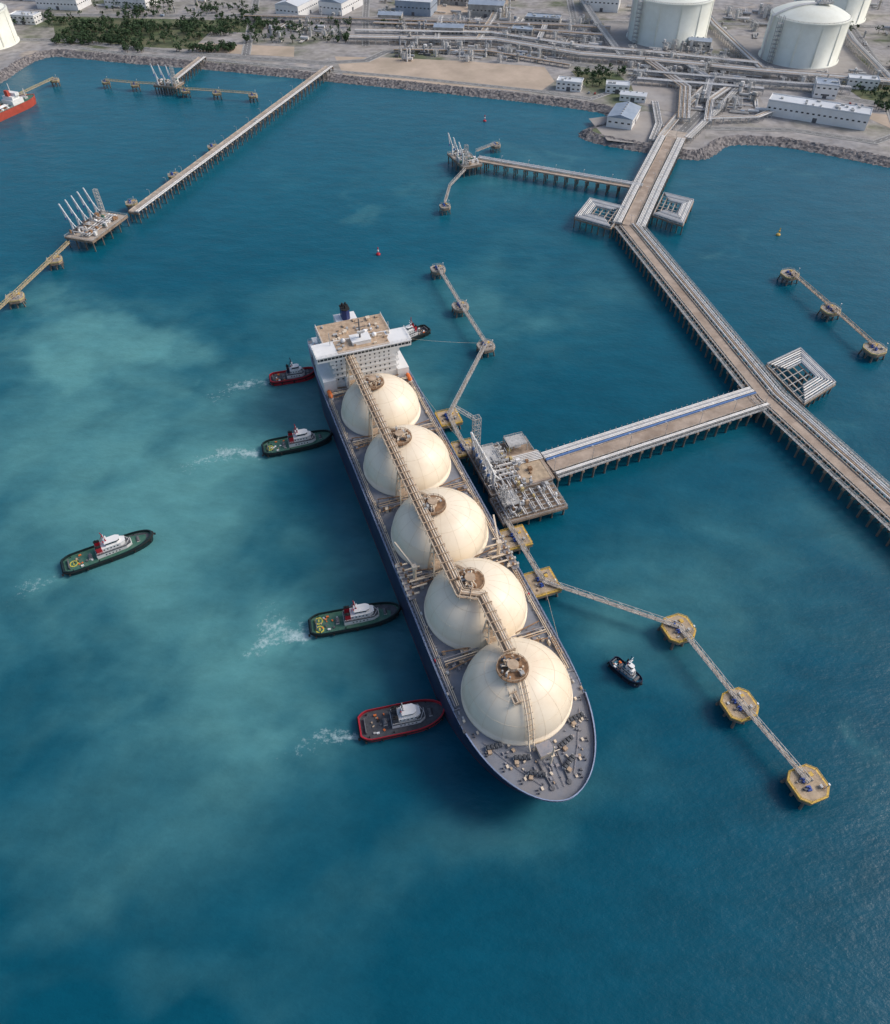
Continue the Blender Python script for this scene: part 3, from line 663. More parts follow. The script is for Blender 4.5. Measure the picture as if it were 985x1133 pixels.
def head(x,y,rz,sx,sy,arms,side=-1,m='white',s=1.):
    e=empty('loading_platform',(x,y,0),rz);b=MB();b.bx(-sx/2,sx/2,-sy/2,sy/2,6.6,8.2,'concd');b.bx(-sx/2+1,sx/2-1,-sy/2+1,sy/2-1,8.21,8.3,'conc')
    for i in range(5):
        for j in range(4): b.cyl((-sx/2+1+(sx-2)*i/4,-sy/2+1+(sy-2)*j/3,-3),(-sx/2+1+(sx-2)*i/4,-sy/2+1+(sy-2)*j/3,6.6),.5,'pile',6)
    b.rail([(-sx/2,-sy/2,8.2),(sx/2,-sy/2,8.2),(sx/2,sy/2,8.2),(-sx/2,sy/2,8.2),(-sx/2,-sy/2,8.2)],w=.15)
    b.obj('deck',parent=e);b=MB()
    for i in range(6): yy=-sy*.25+i*1.3;b.pipe([(-sx*.4,yy,9.3+.6*(i%2)),(sx*.4,yy,9.3+.6*(i%2))],.38,PW[i%4],6)
    for i in range(6): xx=-sx*.38+i*sx*.14;b.pipe([(xx,-sy*.35,10.8),(xx,sy*.3,10.8),(xx,sy*.3,8.3)],.33,PW[i%4],6)
    for i in range(44): b.box((R(-.42,.42)*sx,R(-.42,.42)*sy,R(9,10.6)),(R(.6,2.8),R(.6,2.6),R(1,3.4)),random.choice(['white','steel','pipeg','green','tan','steeld','rust']))
    b.obj('pipe_manifold',parent=e);b=MB()
    for i in range(arms): larm(b,-sx*.32+i*sx*.64/max(1,arms-1),side*sy*.38,8.3,s,m,side)
    tower(b,sx*.42,side*sy*.3,8.3,2.6,17*s);b.obj('loading_arms',parent=e);return e
head(-262,527,math.radians(72.5),44,24,5,1,'roofw',1.1)
head(17,652,math.radians(-66),34,18,3,-1,'white',1.)
head(-291,848,math.radians(-14),26,18,3,-1,'roofw',1.1)

# ------------------------------------------------------------------ LNG carrier
SR=math.radians(-69.8)
SO=(-3.4,213.2)
ship=empty('lng_carrier',(SO[0],SO[1],0),SR)
XB=128.5;XS=-163.;HB=25.;DZ=20.
def hull_ring(z,inset=0.,zz=None):
    k=min(1,max(0,(z+2)/22.));xb=117.5+11*k**1.3-inset;xs=XS+ (1-min(1,max(0,(z+2)/12.)))*10+inset
    bs=66+8*k;ex=1.85+.6*k;hb=HB-inset;out=[];side=[];N=64
    for i in range(N+1):
        t=i/N;t=.5-.5*math.cos(math.pi*t);x=xs+(xb-xs)*t
        w=hb
        if x>bs: w=hb*max(0,1-((x-bs)/(xb-bs))**ex)**.54
        if x<-118:
            u=min(1,max(0,(-118-x)/(-118-xs)));low=1-k
            w=hb*(1-(.13+.55*max(0,low))*u**2.2)
        side.append((x,w))
    Z=z if zz is None else zz
    ring=[(x,-w,Z) for x,w in side]+[(x,w,Z) for x,w in side[::-1]]
    return ring
b=MB();zs=[-3,-1,.9];b.rings([hull_ring(z) for z in zs],'antif',True)
b.rings([hull_ring(z) for z in[.9,3,6,9,12,15,17.5,19.2,DZ+.25]],'navy',True)
top=hull_ring(DZ+.25);inn=hull_ring(DZ+.25,.3);b.rings([top,inn],'edge',False)
dk=hull_ring(DZ,.3);b.rings([inn,dk],'deckg',False)
b.obj('hull',parent=ship)
b=MB();b.add(dk,[tuple(range(len(dk)))],'deckg')
bow=[p for p in hull_ring(DZ+.25,.1) if p[0]>92];bow.sort(key=lambda p:math.atan2(p[1],p[0]-92))
bi=[(p[0]-.25,p[1]*.985,DZ) for p in bow];n=len(bow)
b.rings([bow,[(p[0]+.2,p[1]*1.01,DZ+1.6) for p in bow],[(p[0]-.05,p[1]*.995,DZ+1.6) for p in bow],bi],'navy',True,close=False)
b.rings([[(p[0]+.3,p[1]*1.013,DZ+1.62) for p in bow],[(p[0]-.05,p[1]*.995,DZ+1.66) for p in bow]],'edge',False,close=False)
b.obj('deck',parent=ship)
b=MB();P=[p for p in hull_ring(DZ+.25,.3)]
star=[p for p in P[:65] if p[0]<93][::2];port=[p for p in P[65:] if p[0]<93][::2]
b.rail(star,'edge',1.2,3,.12);b.rail(port,'edge',1.2,3,.12);b.rail([star[0],port[-1]],'edge',1.2,3,.12)
b.obj('guard_rails',parent=ship)
XD=[-87,-43,3,45.7,86.3];RDS=[20.2,20.7,21.1,20.4,20.1];ZE=22.2;HD=16.4
for x,RD in zip(XD,RDS):
    b=MB();b.lathe((x,0,0),[(RD+.5,DZ),(RD+.5,DZ+1.2),(RD,DZ+1.2),(RD,ZE)]+[(RD*math.cos(t),ZE+HD*math.sin(t)) for t in np.linspace(0,math.pi/2-.02,22)],'domec',80)
    b.obj('tank_cover',parent=ship)
    b=MB()
    for k in range(16):
        a=2*math.pi*k/16+.1
        pp=[(x+(RD+.02)*math.cos(t)*math.cos(a),(RD+.02)*math.cos(t)*math.sin(a),ZE+(HD+.02)*math.sin(t)) for t in np.linspace(0,1.35,12)]
        for i in range(11): b.beam(pp[i],pp[i+1],.10,.06,'seam')
    for t in(.45,.9):
        pp=[(x+(RD+.02)*math.cos(t)*math.cos(a),(RD+.02)*math.cos(t)*math.sin(a),ZE+(HD+.02)*math.sin(t)) for a in np.linspace(0,2*math.pi,49)]
        for i in range(48): b.beam(pp[i],pp[i+1],.08,.1,'seam')
    b.obj('tank_cover_seams',parent=ship)
    b=MB()
    cy=-3.;zt=ZE+HD*math.sqrt(1-(cy/RD)**2)
    b.cyl((x,cy,zt-2.5),(x,cy,zt+.9),4.6,'rust',24,sm=False);b.cyl((x,cy,zt+.9),(x,cy,zt+1.15),5.8,'rust',24,sm=False)
    rr=[(x+5.6*math.cos(t),cy+5.6*math.sin(t),zt+1.15) for t in np.linspace(0,2*math.pi,17)];b.rail(rr,'tan',1.2,2,.14)
    b.cyl((x,cy,zt+1.1),(x,cy,zt+3.4),1.7,'cream',16);b.cyl((x,cy,zt+3.4),(x,cy,zt+3.7),2.1,'tan',16)
    for i in range(12):
        t=R(0,6.28);q=R(2.4,4.8);X0,Y0=x+q*math.cos(t),cy+q*math.sin(t);b.cyl((X0,Y0,zt+1),(X0,Y0,zt+R(2,4.4)),R(.2,.5),random.choice(['cream','tan','steel','rust']),8)
        b.box((x+R(-4,4),cy+R(-4,4),zt+R(1.5,3)),(R(.5,1.6),R(.5,1.6),R(.4,1.4)),random.choice(['cream','tan','steel','steeld']))
    for i in range(5):
        t=R(0,6.28);b.pipe([(x,cy,zt+2.6),(x+3.8*math.cos(t),cy+3.8*math.sin(t),zt+2.6),(x+3.8*math.cos(t),cy+3.8*math.sin(t),zt+1)],.32,'cream')
    if x<80:
        a=math.radians(200)
        pp=[(x+(RD+.4)*math.cos(t)*math.cos(a),(RD+.4)*math.cos(t)*math.sin(a),ZE+(HD+.5)*math.sin(t)) for t in np.linspace(0.05,1.2,10)]
        for i in range(9): b.beam(pp[i],pp[i+1],1.,.2,'tan');b.beam((pp[i][0],pp[i][1],pp[i][2]+1),(pp[i+1][0],pp[i+1][1],pp[i+1][2]+1),.12,.12,'cream')
    b.obj('tank_dome_platform',parent=ship)
b=MB()
def bridge(pts,w,z,legs=True):
    strip(b,pts,-w/2,w/2,z-.3,z,'tan')
    for i,dx in enumerate(np.linspace(-w/2+.7,w/2-1.6,3)): b.pipe(pline(pts,dx,z+.55),.42,['cream','cream','tan'][i],8)
    b.rail(pline(pts,w/2,z),'cream',1.2,3,.14);b.rail(pline(pts,-w/2,z),'cream',1.2,3,.14)
    for c,d in walk(pts,4.5):
        n=Vector((d.y,-d.x));p,q=c-n*(w/2+.3),c+n*(w/2+.3);b.beam((p.x,p.y,z+1.25),(q.x,q.y,z+1.25),.3,.3,'tan')
        for k in(p,q): b.beam((k.x,k.y,z-.9),(k.x,k.y,z+1.3),.3,.3,'cream')
ZB=40.
bridge([(-112,-8.5),(44,-8.5)],4.4,ZB);bridge([(44,-8.5),(50,-8.5),(54,-1.5),(80,-1.5)],4.0,ZB-.4)
bridge([(86,-6),(98,-6)],2.2,ZB-4)
XM=[-107.5,-65,-20.2,24.7,65.9]
for xm in XM:
    yy=-8.5 if xm<50 else -1.5
    for sx in(-2.6,2.6):
        for sy in(-2.2,2.2): b.beam((xm+sx*1.6,yy+sy*1.5,DZ),(xm+sx*.5,yy+sy,ZB-.3),.55,.55,'cream')
    for zz in(27,33,38): b.box((xm,yy,zz),(4.6,4.6,.25),'tan')
    for zz in(24,30,36): b.beam((xm-2.5,yy-2.5,zz-3),(xm+2.5,yy-2.5,zz+3),.3,.3,'cream');b.beam((xm+2.5,yy+2.5,zz-3),(xm-2.5,yy+2.5,zz+3),.3,.3,'cream')
RD=20.1
pp=[(86.3+(RD+.7)*math.sin(t),-1-3*math.sin(t),ZE+(HD+.7)*math.cos(t)) for t in np.linspace(.25,1.5,12)]
for dy in(-.9,0.9): b.pipe([(p[0],p[1]+dy,p[2]) for p in pp]+[(109,-4+dy,DZ+.8)],.28,'cream')
for i in range(11): b.beam((pp[i][0],pp[i][1]-1.5,pp[i][2]),(pp[i][0],pp[i][1]+1.5,pp[i][2]),.22,.22,'tan')
b.obj('pipe_bridge',parent=ship)
b=MB()
for sy in(-1,1):
    for k,r in((23.4,.3),(22.6,.22),(21.9,.16)): b.pipe([(-108,sy*k,DZ+.8),(84,sy*k,DZ+.8)],r,'deckp' if k>23 else 'cream',6)
    for x in np.arange(-105,90,5.): b.box((x,sy*22.9,DZ+.25),(.35,2.,.5),'deckp')
    for x in np.arange(-100,95,2.9):
        b.box((x+R(-2,2),sy*R(21.2,24.),DZ+.5),(R(.5,1.5),R(.4,.9),R(.5,1.2)),random.choice(['cream','steel','tan','deckp','deckg','deckp','red' if random.random()<.3 else 'steeld']))
        b.cyl((x,sy*24.1,DZ),(x,sy*24.1,DZ+.9),.2,'steeld',6)
    for x in np.arange(-104,90,14.): b.cyl((x,sy*22.2,DZ),(x,sy*22.2,DZ+4.5),.12,'cream',5)
for xm in XM:
    for sy in(-1,1):
        for sx in(-1,1):
            b.beam((xm+sx*2.2,sy*9,DZ+2.4),(xm+sx*4.2,sy*20.5,DZ+2.4),.35,.35,'rust')
            for y in(10,15,20): b.beam((xm+sx*(2.3+(y-9)*.17),sy*y,DZ),(xm+sx*(2.3+(y-9)*.17),sy*y,DZ+2.4),.25,.25,'deckp')
        for k in range(16): b.box((xm+R(-1,1)*(1.5+k*.33),sy*(10+k*.8),DZ+R(.5,1.2)),(R(.5,1.9),R(.5,1.7),R(.6,2.2)),random.choice(['cream','deckp','tan','steel','rust','deckg','deckp']))
    for k in(-1.,.4,1.4): b.pipe([(xm+k,-21,DZ+2.6),(xm+k,21,DZ+2.6)],.24,random.choice(['cream','deckp','tan']),8)
for sy in(-1,1):
    b.bx(15,34,*(sorted((sy*21.7,sy*24.3))),DZ+1.5,DZ+1.8,'deckp')
    for k in range(6): 
        x=16.5+k*3.2;b.pipe([(x,sy*(15 if 19<x<30 else 19.5),DZ+3),(x,sy*24.6,DZ+3)],.38,'cream',8);b.cyl((x,sy*23.9,DZ+3),(x,sy*24.8,DZ+3),.65,'steel',10);b.box((x,sy*22.2,DZ+3.6),(.8,.8,1.4),'rust')
    b.rail([(15,sy*24.2,DZ+1.8),(34,sy*24.2,DZ+1.8)],'cream',1.1,2,.12)
    cx,cy=24.7,sy*18.8;b.cyl((cx,cy,DZ),(cx,cy,DZ+10),.8,'cream',10);b.beam((cx,cy,DZ+9.5),(cx-15,sy*22.5,DZ+10.5),.6,.7,'cream');b.box((cx,cy,DZ+10),(2.,2.,1.8),'cream')
for x0 in(-52,-10,36,70):
    for k in range(7): b.beam((x0+k*1.2,21.6,DZ+2.),(x0+k*1.2,23,DZ+2.),.3,.15,'rust')
    for y in(21.6,23.): b.beam((x0,y,DZ+2.),(x0+8,y,DZ+2.),.2,.2,'tan')
def winch(x,y,rz=0):
    ca,sa=math.cos(rz),math.sin(rz)
    def T(u,v,w): return(x+u*ca-v*sa,y+u*sa+v*ca,DZ+w)
    b.cyl(T(0,-3.,1.2),T(0,3.,1.2),.42,'steeld',8)
    for v in(-2.2,-.8,.8,2.2): b.cyl(T(0,v-.45,1.2),T(0,v+.45,1.2),.9,'dkdeck',12)
    for v in(-3.,-1.5,0,1.5,3.): b.box(T(0,v,.7),(1.4,.25,1.4),'steel',rz)
    b.box(T(1.6,-2,.6),(1.4,1.4,1.1),'tan',rz)
for x,y,r in[(110,8.5,.3),(110,-8.5,-.3),(117,6,0.5),(117,-6,-.5),(103,16,.1),(103,-16,-.1)]: winch(x,y,r)
for sy in(-1,1):
    b.pipe([(112,sy*4,DZ+.5),(123,sy*3.2,DZ+.4)],.3,'steeld');b.cyl((123,sy*3.2,DZ),(123,sy*3.2,DZ+.6),.9,'steeld',12)
    for x,y in((96,22),(104,20.5),(111,17),(117,13),(122,9)):
        for d in(0,1.1): b.cyl((x+d,sy*(y-1.),DZ),(x+d,sy*(y-1.),DZ+1.),.33,'steeld',8)
        b.box((x,sy*(y-2.6),DZ+.3),(1.2,.8,.6),'cream')
for i in range(70):
    x=R(104,122);y=R(-1,1)*(20-(x-100)*.5);b.box((x,y,DZ+.35),(R(.3,1.3),R(.3,1.1),R(.3,1.)),random.choice(['cream','tan','deckp','steeld','deckg','deckp']),random.choice([0,0,1.57,.3]))
for sy in(-1,1): b.pipe([(100,sy*19,DZ+.4),(112,sy*12,DZ+.4),(121,sy*6,DZ+.4)],.12,'deckp',6);b.pipe([(107,sy*2,DZ+.4),(124,sy*1.,DZ+.4)],.12,'deckp',6)
b.bx(108.2,112.5,-2.5,2.5,DZ,DZ+2.4,'cream');b.bx(108.,112.7,-2.7,2.7,DZ+2.4,DZ+2.6,'deckp')
b.cyl((115,0,DZ),(115,0,DZ+13),.5,'cream',8,.25);b.beam((115,-2.4,DZ+9.5),(115,2.4,DZ+9.5),.25,.25,'cream');b.box((115,0,DZ+7),(1.4,1.4,.3),'cream')
for s in(-1,1): b.beam((115,0,DZ+9),(112.8,s*2.6,DZ),.2,.2,'cream')
b.obj('deck_fittings',parent=ship)
# superstructure
b=MB()
b.bx(-158,-112,-20,20,DZ,DZ+5,'white');b.bx(-150,-112.6,-17,17,DZ+5,DZ+16.5,'white');b.bx(-146,-112.3,-19,19,DZ+16.5,DZ+19.4,'white')
b.bx(-124,-111.4,-25.5,25.5,DZ+19.5,DZ+22.4,'white')
for zz in(8,11.2,14.4): b.bx(-151,-111.9,-18.2,18.2,DZ+zz,DZ+zz+.25,'white')
b.bx(-130,-110.5,-24,-17.1,DZ,DZ+8,'white');b.bx(-128,-111,17.1,23.5,DZ,DZ+6,'white');b.bx(-111.9,-108.8,-12,-4,DZ,DZ+9,'white')
for zz in(5,8.25,11.45,14.65): 
    for sy in(-1,1): b.rail([(-150,sy*18.1,DZ+zz),(-112,sy*18.1,DZ+zz)],'white',1.1,2.5,.12)
    b.rail([(-111.9,-18,DZ+zz),(-111.9,18,DZ+zz)],'white',1.1,2.5,.12)
for sy in(-1,1):
    b.bx(-124,-112,*(sorted((sy*19,sy*25.5))),DZ+18.9,DZ+19.45,'white');b.beam((-118,sy*24.5,DZ+19),(-118,sy*17,DZ+13),.6,.5,'white')
    b.bx(-148,-130.2,*(sorted((sy*17.1,sy*23.6))),DZ+7.5,DZ+7.9,'white')
    for x in(-147,-139,-131): b.beam((x,sy*23,DZ),(x,sy*23,DZ+7.5),.4,.4,'white')
b.obj('superstructure',parent=ship)
b=MB()
b.bx(-124.3,-111.1,-25.8,25.8,DZ+22.4,DZ+22.7,'white');b.bx(-146,-124.3,-18.8,18.8,DZ+19.4,DZ+19.6,'tan');b.bx(-150,-146,-16.8,16.8,DZ+16.5,DZ+16.65,'tan')
b.bx(-123.6,-112,-14,14,DZ+22.71,DZ+22.8,'tan')
b.rail([(-124,-25.5,DZ+22.7),(-111.5,-25.5,DZ+22.7),(-111.5,25.5,DZ+22.7),(-124,25.5,DZ+22.7)],'white',1.1,2.5,.13)
b.rail([(-146,-18.6,DZ+19.6),(-125,-18.6,DZ+19.6)],'white',1.1,2.5,.13);b.rail([(-146,18.6,DZ+19.6),(-125,18.6,DZ+19.6)],'white',1.1,2.5,.13)
b.bx(-123,-116,-5,5,DZ+22.8,DZ+24.8,'white');b.bx(-123.2,-115.8,-5.2,5.2,DZ+24.8,DZ+25,'white')
for i in range(44): x=R(-144,-114);y=R(-16,16);b.box((x,y,(DZ+23.2 if x>-124 else DZ+20.1)),(R(.5,2.4),R(.5,2.4),R(.6,1.4)),random.choice(['white','cream','tan','steel']))
b.obj('monkey_island',parent=ship)
b=MB()
b.bx(-111.38,-111.28,-25,25,DZ+20.6,DZ+21.8,'glass')
for y in np.arange(-24,24.1,2.0): b.box((-111.25,y,DZ+21.2),(.1,.22,1.3),'white')
for sy in(-1,1): b.bx(-123,-112.5,*(sorted((sy*25.52,sy*25.6))),DZ+20.6,DZ+21.8,'glass')
for z in(6.4,9.6,12.8,15.5,18.):
    for y in np.arange(-15.5,15.6,2.6): b.box((-112.58 if z<16.5 else -112.28,y,DZ+z),(.08,.8,.9),'glass')
    for sy in(-1,1):
        for x in np.arange(-147,-114,3.): b.box((x,sy*(17.02 if z<16.5 else 19.02),DZ+z),(.8,.08,.9),'glass')
b.obj('windows',parent=ship)
b=MB()
b.bx(-157,-146.2,-6,6,DZ+5,DZ+17.5,'white')
fp=[(-155,-2.2),(-150,-2.2),(-148.6,0),(-150,2.2),(-155,2.2),(-156,0)]
b.prism(fp,DZ+17.5,DZ+23.5,'fun');b.prism([(-152+(x+152)*1.06,y*1.1) for x,y in fp],DZ+23.5,DZ+24,'black')
for x,y in((-153.5,-.9),(-153.5,.9),(-151,0)): b.cyl((x,y,DZ+23.5),(x,y,DZ+26),.5,'black',10)
b.obj('funnel',parent=ship)
b=MB();b.cyl((-119.5,0,DZ+25),(-119.5,0,DZ+36),.5,'steeld',8,.3);b.beam((-119.5,-3.5,DZ+31),(-119.5,3.5,DZ+31),.3,.3,'steeld');b.beam((-119.5,-2.5,DZ+34),(-119.5,2.5,DZ+34),.25,.25,'steeld');b.box((-118,0,DZ+29),(2.4,3,.3),'steel');b.beam((-117.1,-2,DZ+30),(-117.1,2,DZ+30),.35,.4,'white')
for x,y in((-121,8),(-121,-9),(-130,5)):
    z0=DZ+24 if x>-125 else DZ+21
    b.cyl((x,y,z0-1.6),(x,y,z0-.6),.4,'white',8);b.lathe((x,y,z0),[(1.3*math.cos(t),1.3*math.sin(t)) for t in np.linspace(-1.2,1.55,8)],'white',14)
b.cyl((-121,-16,DZ+22.7),(-121,-16,DZ+30),.2,'steel',6);b.cyl((-121,16,DZ+22.7),(-121,16,DZ+30),.2,'steel',6)
b.obj('radar_mast',parent=ship)
b=MB()
for sy in(-1,1):
    x,y,z=-137,sy*21.3,DZ+10
    rg=[]
    for k in range(11):
        u=-1+2*k/10;w=math.sqrt(max(.02,1-u**4));rg.append([(x+u*5,y+1.5*w*math.cos(t),z+(1.5 if math.sin(t)>0 else 1.2)*w*math.sin(t)) for t in np.linspace(0,2*math.pi,13)[:-1]])
    b.rings(rg,'orange');b.add(rg[0],[tuple(range(12))],'orange');b.add(rg[-1],[tuple(range(12))],'orange')
    b.box((x-2.5,y,z+1.6),(2,1.6,1),'orange')
    for dx in(-4,4): b.beam((x+dx,y-sy*2.4,z-2),(x+dx,y,z+3),.4,.4,'white');b.beam((x+dx,y-sy*2.4,z-2),(x+dx,y-sy*2.6,z+3),.4,.4,'white')
    x,y,z=-107,sy*22,DZ+2.5
    rg=[]
    for k in range(9):
        u=-1+2*k/8;w=math.sqrt(max(.02,1-u**4));rg.append([(x+u*3.6,y+1.2*w*math.cos(t),z+1.1*w*math.sin(t)) for t in np.linspace(0,2*math.pi,11)[:-1]])
    b.rings(rg,'orange');b.add(rg[0],[tuple(range(10))],'orange');b.add(rg[-1],[tuple(range(10))],'orange')
    for dx in(-2.4,2.4): b.box((x+dx,y,DZ+.8),(.4,2.4,1.6),'white')
b.obj('lifeboats',parent=ship)
b=MB()
for x,y in((-160,-8),(-160,8)): b.cyl((x,y-2,DZ+1.2),(x,y+2,DZ+1.2),.9,'steeld',10);b.box((x,y,DZ+.6),(2,5,1),'steel')
b.obj('mooring_winches',parent=ship)
def line(p,q,sag=1.5,r=.07):
    pp=[]
    for i in range(9):
        t=i/8;pp.append((p[0]+(q[0]-p[0])*t,p[1]+(q[1]-p[1])*t,p[2]+(q[2]-p[2])*t-sag*4*t*(1-t)))
    b.pipe(pp,r,'cream',4)
def sw(x,y,z):
    ca,sa=math.cos(SR),math.sin(SR);return(SO[0]+x*ca-y*sa,SO[1]+x*sa+y*ca,z)
b=MB()
line(sw(112,16,DZ),(43,197,7));line(sw(-100,25,DZ),(10,284,7));line(sw(-155,20,DZ),(24,376,7),1.5,.05)
b.obj('mooring_lines')

# ------------------------------------------------------------------ tugs
def tug(x,y,hx,hy,L,hull,deck,house='white',fcol='red',circle=None,name='tugboat',B=None,fore=None,band=None):
    a=math.atan2(hy,hx);e=empty(name,(x,y,0),a);B=B or L*.36;h2=B/2
    def ring(z,k,sheer=1.):
        o=[];N=24;s=[]
        for i in range(N+1):
            t=-1+2*i/N;t=math.sin(t*math.pi/2);w=h2
            if t>.15: w=h2*max(0,1-((t-.15)/.85)**2.3)**.5
            if t<-.75: w=h2*(1-.35*((-.75-t)/.25)**2)
            X=t*L/2*(.93+.07*k);zz=z+sheer*(max(0,t)**2*1.5)
            s.append((X,w*(.8+.2*k),zz))
        return [(p[0],-p[1],p[2]) for p in s]+[(p[0],p[1],p[2]) for p in s[::-1]]
    b=MB();b.rings([ring(-1.2,.2,0),ring(0,.6,.2),ring(1.1,.9,.8),ring(1.9,1)],hull,True)
    def sc(r,f,dz=0): return[(p[0]*f,p[1]*f,p[2]+dz) for p in r]
    T=ring(1.9,1);b.rings([T,sc(T,1.02,.0),sc(T,1.03,.5),sc(T,1.,.7)],'black',True)
    b.rings([sc(T,1.,.7),sc(T,1.,1.5),sc(T,.965,1.5),sc(T,.965,0.1)],band or hull,False)
    b.obj('hull',parent=e)
    b=MB();dkr=sc(T,.97,.15);b.add(dkr,[tuple(range(len(dkr)))],deck)
    if fore:
        f=[p for p in sc(T,.93,.22) if p[0]>L*.18];b.add(f,[tuple(range(len(f)))],fore)
    if circle:
        for cx,cy in circle: 
            b.cyl((cx*L,cy*B,1.9),(cx*L,cy*B,2.15),B*.17,'lime',24);b.cyl((cx*L,cy*B,2.1),(cx*L,cy*B,2.2),B*.12,deck,24);b.box((cx*L,cy*B,2.22),(B*.05,B*.14,.06),'lime')
    for i in range(12):
        t=T[int(len(T)*i/12)];b.cyl((t[0]*1.02,t[1]*1.02-.0,t[2]-.5),(t[0]*1.06,t[1]*1.06,t[2]-.5),.55,'black',10)
    b.cyl((L*.33,-1.4,3.3),(L*.33,1.4,3.3),.7,'steeld',12);b.box((L*.33,0,2.8),(1.4,3.4,.9),'steel')
    b.cyl((-L*.2,-1.2,3),(-L*.2,1.2,3),.75,'steeld',12);b.box((-L*.2,0,2.5),(1.6,3.,.7),'steel')
    for sy in(-1,1):
        for xx in(-.4,-.12,.3): b.cyl((xx*L,sy*h2*.75,2),(xx*L,sy*h2*.75,3),.22,'black',8)
        b.box((-L*.3,sy*h2*.6,2.4),(1.2,.7,.8),'orange' if sy>0 else 'white')
    for i in range(24): b.box((R(-.38,-.16)*L if i%2 else R(.27,.4)*L,R(-.3,.3)*B,2.3),(R(.3,1.1),R(.3,1.1),R(.3,.8)),random.choice(['white','steel','black','orange','tan','steeld']),R(0,3))
    b.box((-L*.43,0,2.7),(.4,B*.5,1.5),'steeld')
    b.obj('deck_gear',parent=e)
    b=MB();w=B*.5
    hp=[(-L*.13,-w/2),(L*.2,-w/2),(L*.26,-w*.3),(L*.26,w*.3),(L*.2,w/2),(-L*.13,w/2)]
    b.prism(hp,2,4.6,house);b.prism([(x0*.98,y0*1.06) for x0,y0 in hp],4.6,4.8,'dkdeck' if house=='white' else house)
    hp2=[(-L*.05,-w*.38),(L*.15,-w*.38),(L*.2,-w*.22),(L*.2,w*.22),(L*.15,w*.38),(-L*.05,w*.38)]
    b.prism(hp2,4.8,6.9,house);b.prism([(x0*1.05,y0*1.1) for x0,y0 in hp2],6.9,7.1,house)
    hp3=[(-L*.0,-w*.3),(L*.12,-w*.3),(L*.155,-w*.16),(L*.155,w*.16),(L*.12,w*.3),(0,w*.3)]
    b.prism(hp3,7.1,7.9,house);b.prism([(x0+.0,y0*1.02) for x0,y0 in hp3],7.9,8.9,'glass');b.prism([(L*.07+(x0-L*.07)*1.12,y0*1.15) for x0,y0 in hp3],8.9,9.15,house)
    for zz in(3.4,5.9):
        ww=w/2 if zz<5 else w*.38
        for xx in np.arange(-L*.03,L*.15,1.5):
            for sy in(-1,1): b.box((xx,sy*(ww+.02),zz),(.6,.06,.6),'glass')
    b.rail([(-L*.12,-w*.5,4.8),(L*.2,-w*.5,4.8),(L*.25,0,4.8),(L*.2,w*.5,4.8),(-L*.12,w*.5,4.8)],'white',1,1.5,.08)
    b.obj('wheelhouse',parent=e)
    b=MB()
    for sy in(-1,1):
        b.box((-L*.08,sy*w*.34,6.6),(L*.06,w*.2,4),fcol);b.box((-L*.08,sy*w*.34,8.7),(L*.062,w*.21,.5),'black');b.cyl((-L*.08,sy*w*.34,8.8),(-L*.09,sy*w*.34,9.7),.25,'black',8)
    b.cyl((L*.02,0,9.1),(L*.0,0,15),.32,fcol,8,.18);b.beam((L*.015,-1.6,12),(L*.015,1.6,12),.16,.16,'white');b.box((L*.03,0,11),(.5,2.,.3),'white')
    b.cyl((-L*.01,-.8,9.1),(-L*.01,-.8,10.2),.25,'red',8);b.cyl((L*.03,1,9.1),(L*.03,1,11.6),.06,'white',5)
    for s in(-1,1): b.beam((L*.01,s*.1,13.5),(-L*.04,s*1.4,9.1),.16,.16,fcol)
    b.obj('funnels_and_mast',parent=e)
    return e
def tugp(s,bw,L,*a,**k):
    dx,dy=bw[0]-s[0],bw[1]-s[1];n=math.hypot(dx,dy);return tug((s[0]+bw[0])/2,(s[1]+bw[1])/2,dx/n,dy/n,L,*a,**k)
tugp((-103,346),(-77,353),27,'red','dkdeck',fcol='navy')
tugp((-97,285),(-61,296),37,'gdark','green',fcol='red',B=11.5,circle=[(-.4,0)])
tugp((-175,205),(-138,225),41,'gdark','green',fcol='red',B=11.5,circle=[(-.38,-.0)],fore='dkdeck')
tugp((-58,173),(-19,182),39,'gdark','green',fcol='red',B=11,circle=[(-.4,-.2),(-.4,.2)],fore='dkdeck')
tugp((-33,127),(0,134.5),33.5,'red','dkdeck',fcol='dkdeck',B=12.5,band='red')
tugp((69,156.5),(78,146),15,'navy','tealb',house='white',fcol='tealb',B=5.5,name='pilot_boat')
tug(-21,392,-.8,-.6,25,'gdark','dkdeck',fcol='red')

e=empty('coastal_tanker',(-444,768,0),math.atan2(.93,.36))
b=MB()
def tr(z,k,f=1.):
    s=[];N=30
    for i in range(N+1):
        t=-1+2*i/N;w=9.
        if t>.6: w=9*max(0,1-((t-.6)/.4)**2)**.6
        if t<-.85: w=9*(1-.3*(-.85-t)/.15)
        s.append((t*57*(.95+.05*k)*f,w*(.9+.1*k)*f))
    return[(x,-w,z) for x,w in s]+[(x,w,z) for x,w in s[::-1]]
b.rings([tr(-2,.3),tr(0,.6),tr(4,1),tr(7,1.05)],'redd');d=tr(6.6,1.05,.985);b.rings([tr(7,1.05),tr(7,1.05,.985),d],'redd',False);b.add(d,[tuple(range(len(d)))],'green');b.obj('hull',parent=e)
b=MB();b.bx(22,36,-7,7,6.6,11,'white');b.bx(24,33,-6,6,11,14,'white');b.bx(28,33,-7.5,7.5,14,16.5,'white');b.bx(33.02,33.1,-7,7,14.8,16,'glass');b.bx(24,27,-2,2,14,19,'redd');b.cyl((30,0,16.5),(30,0,24),.3,'white',6);b.obj('superstructure',parent=e)
b=MB()
for k in(-2,-1,0,1,2): b.pipe([(-50,k*1.1,7.8),(20,k*1.1,7.8)],.35,'white')
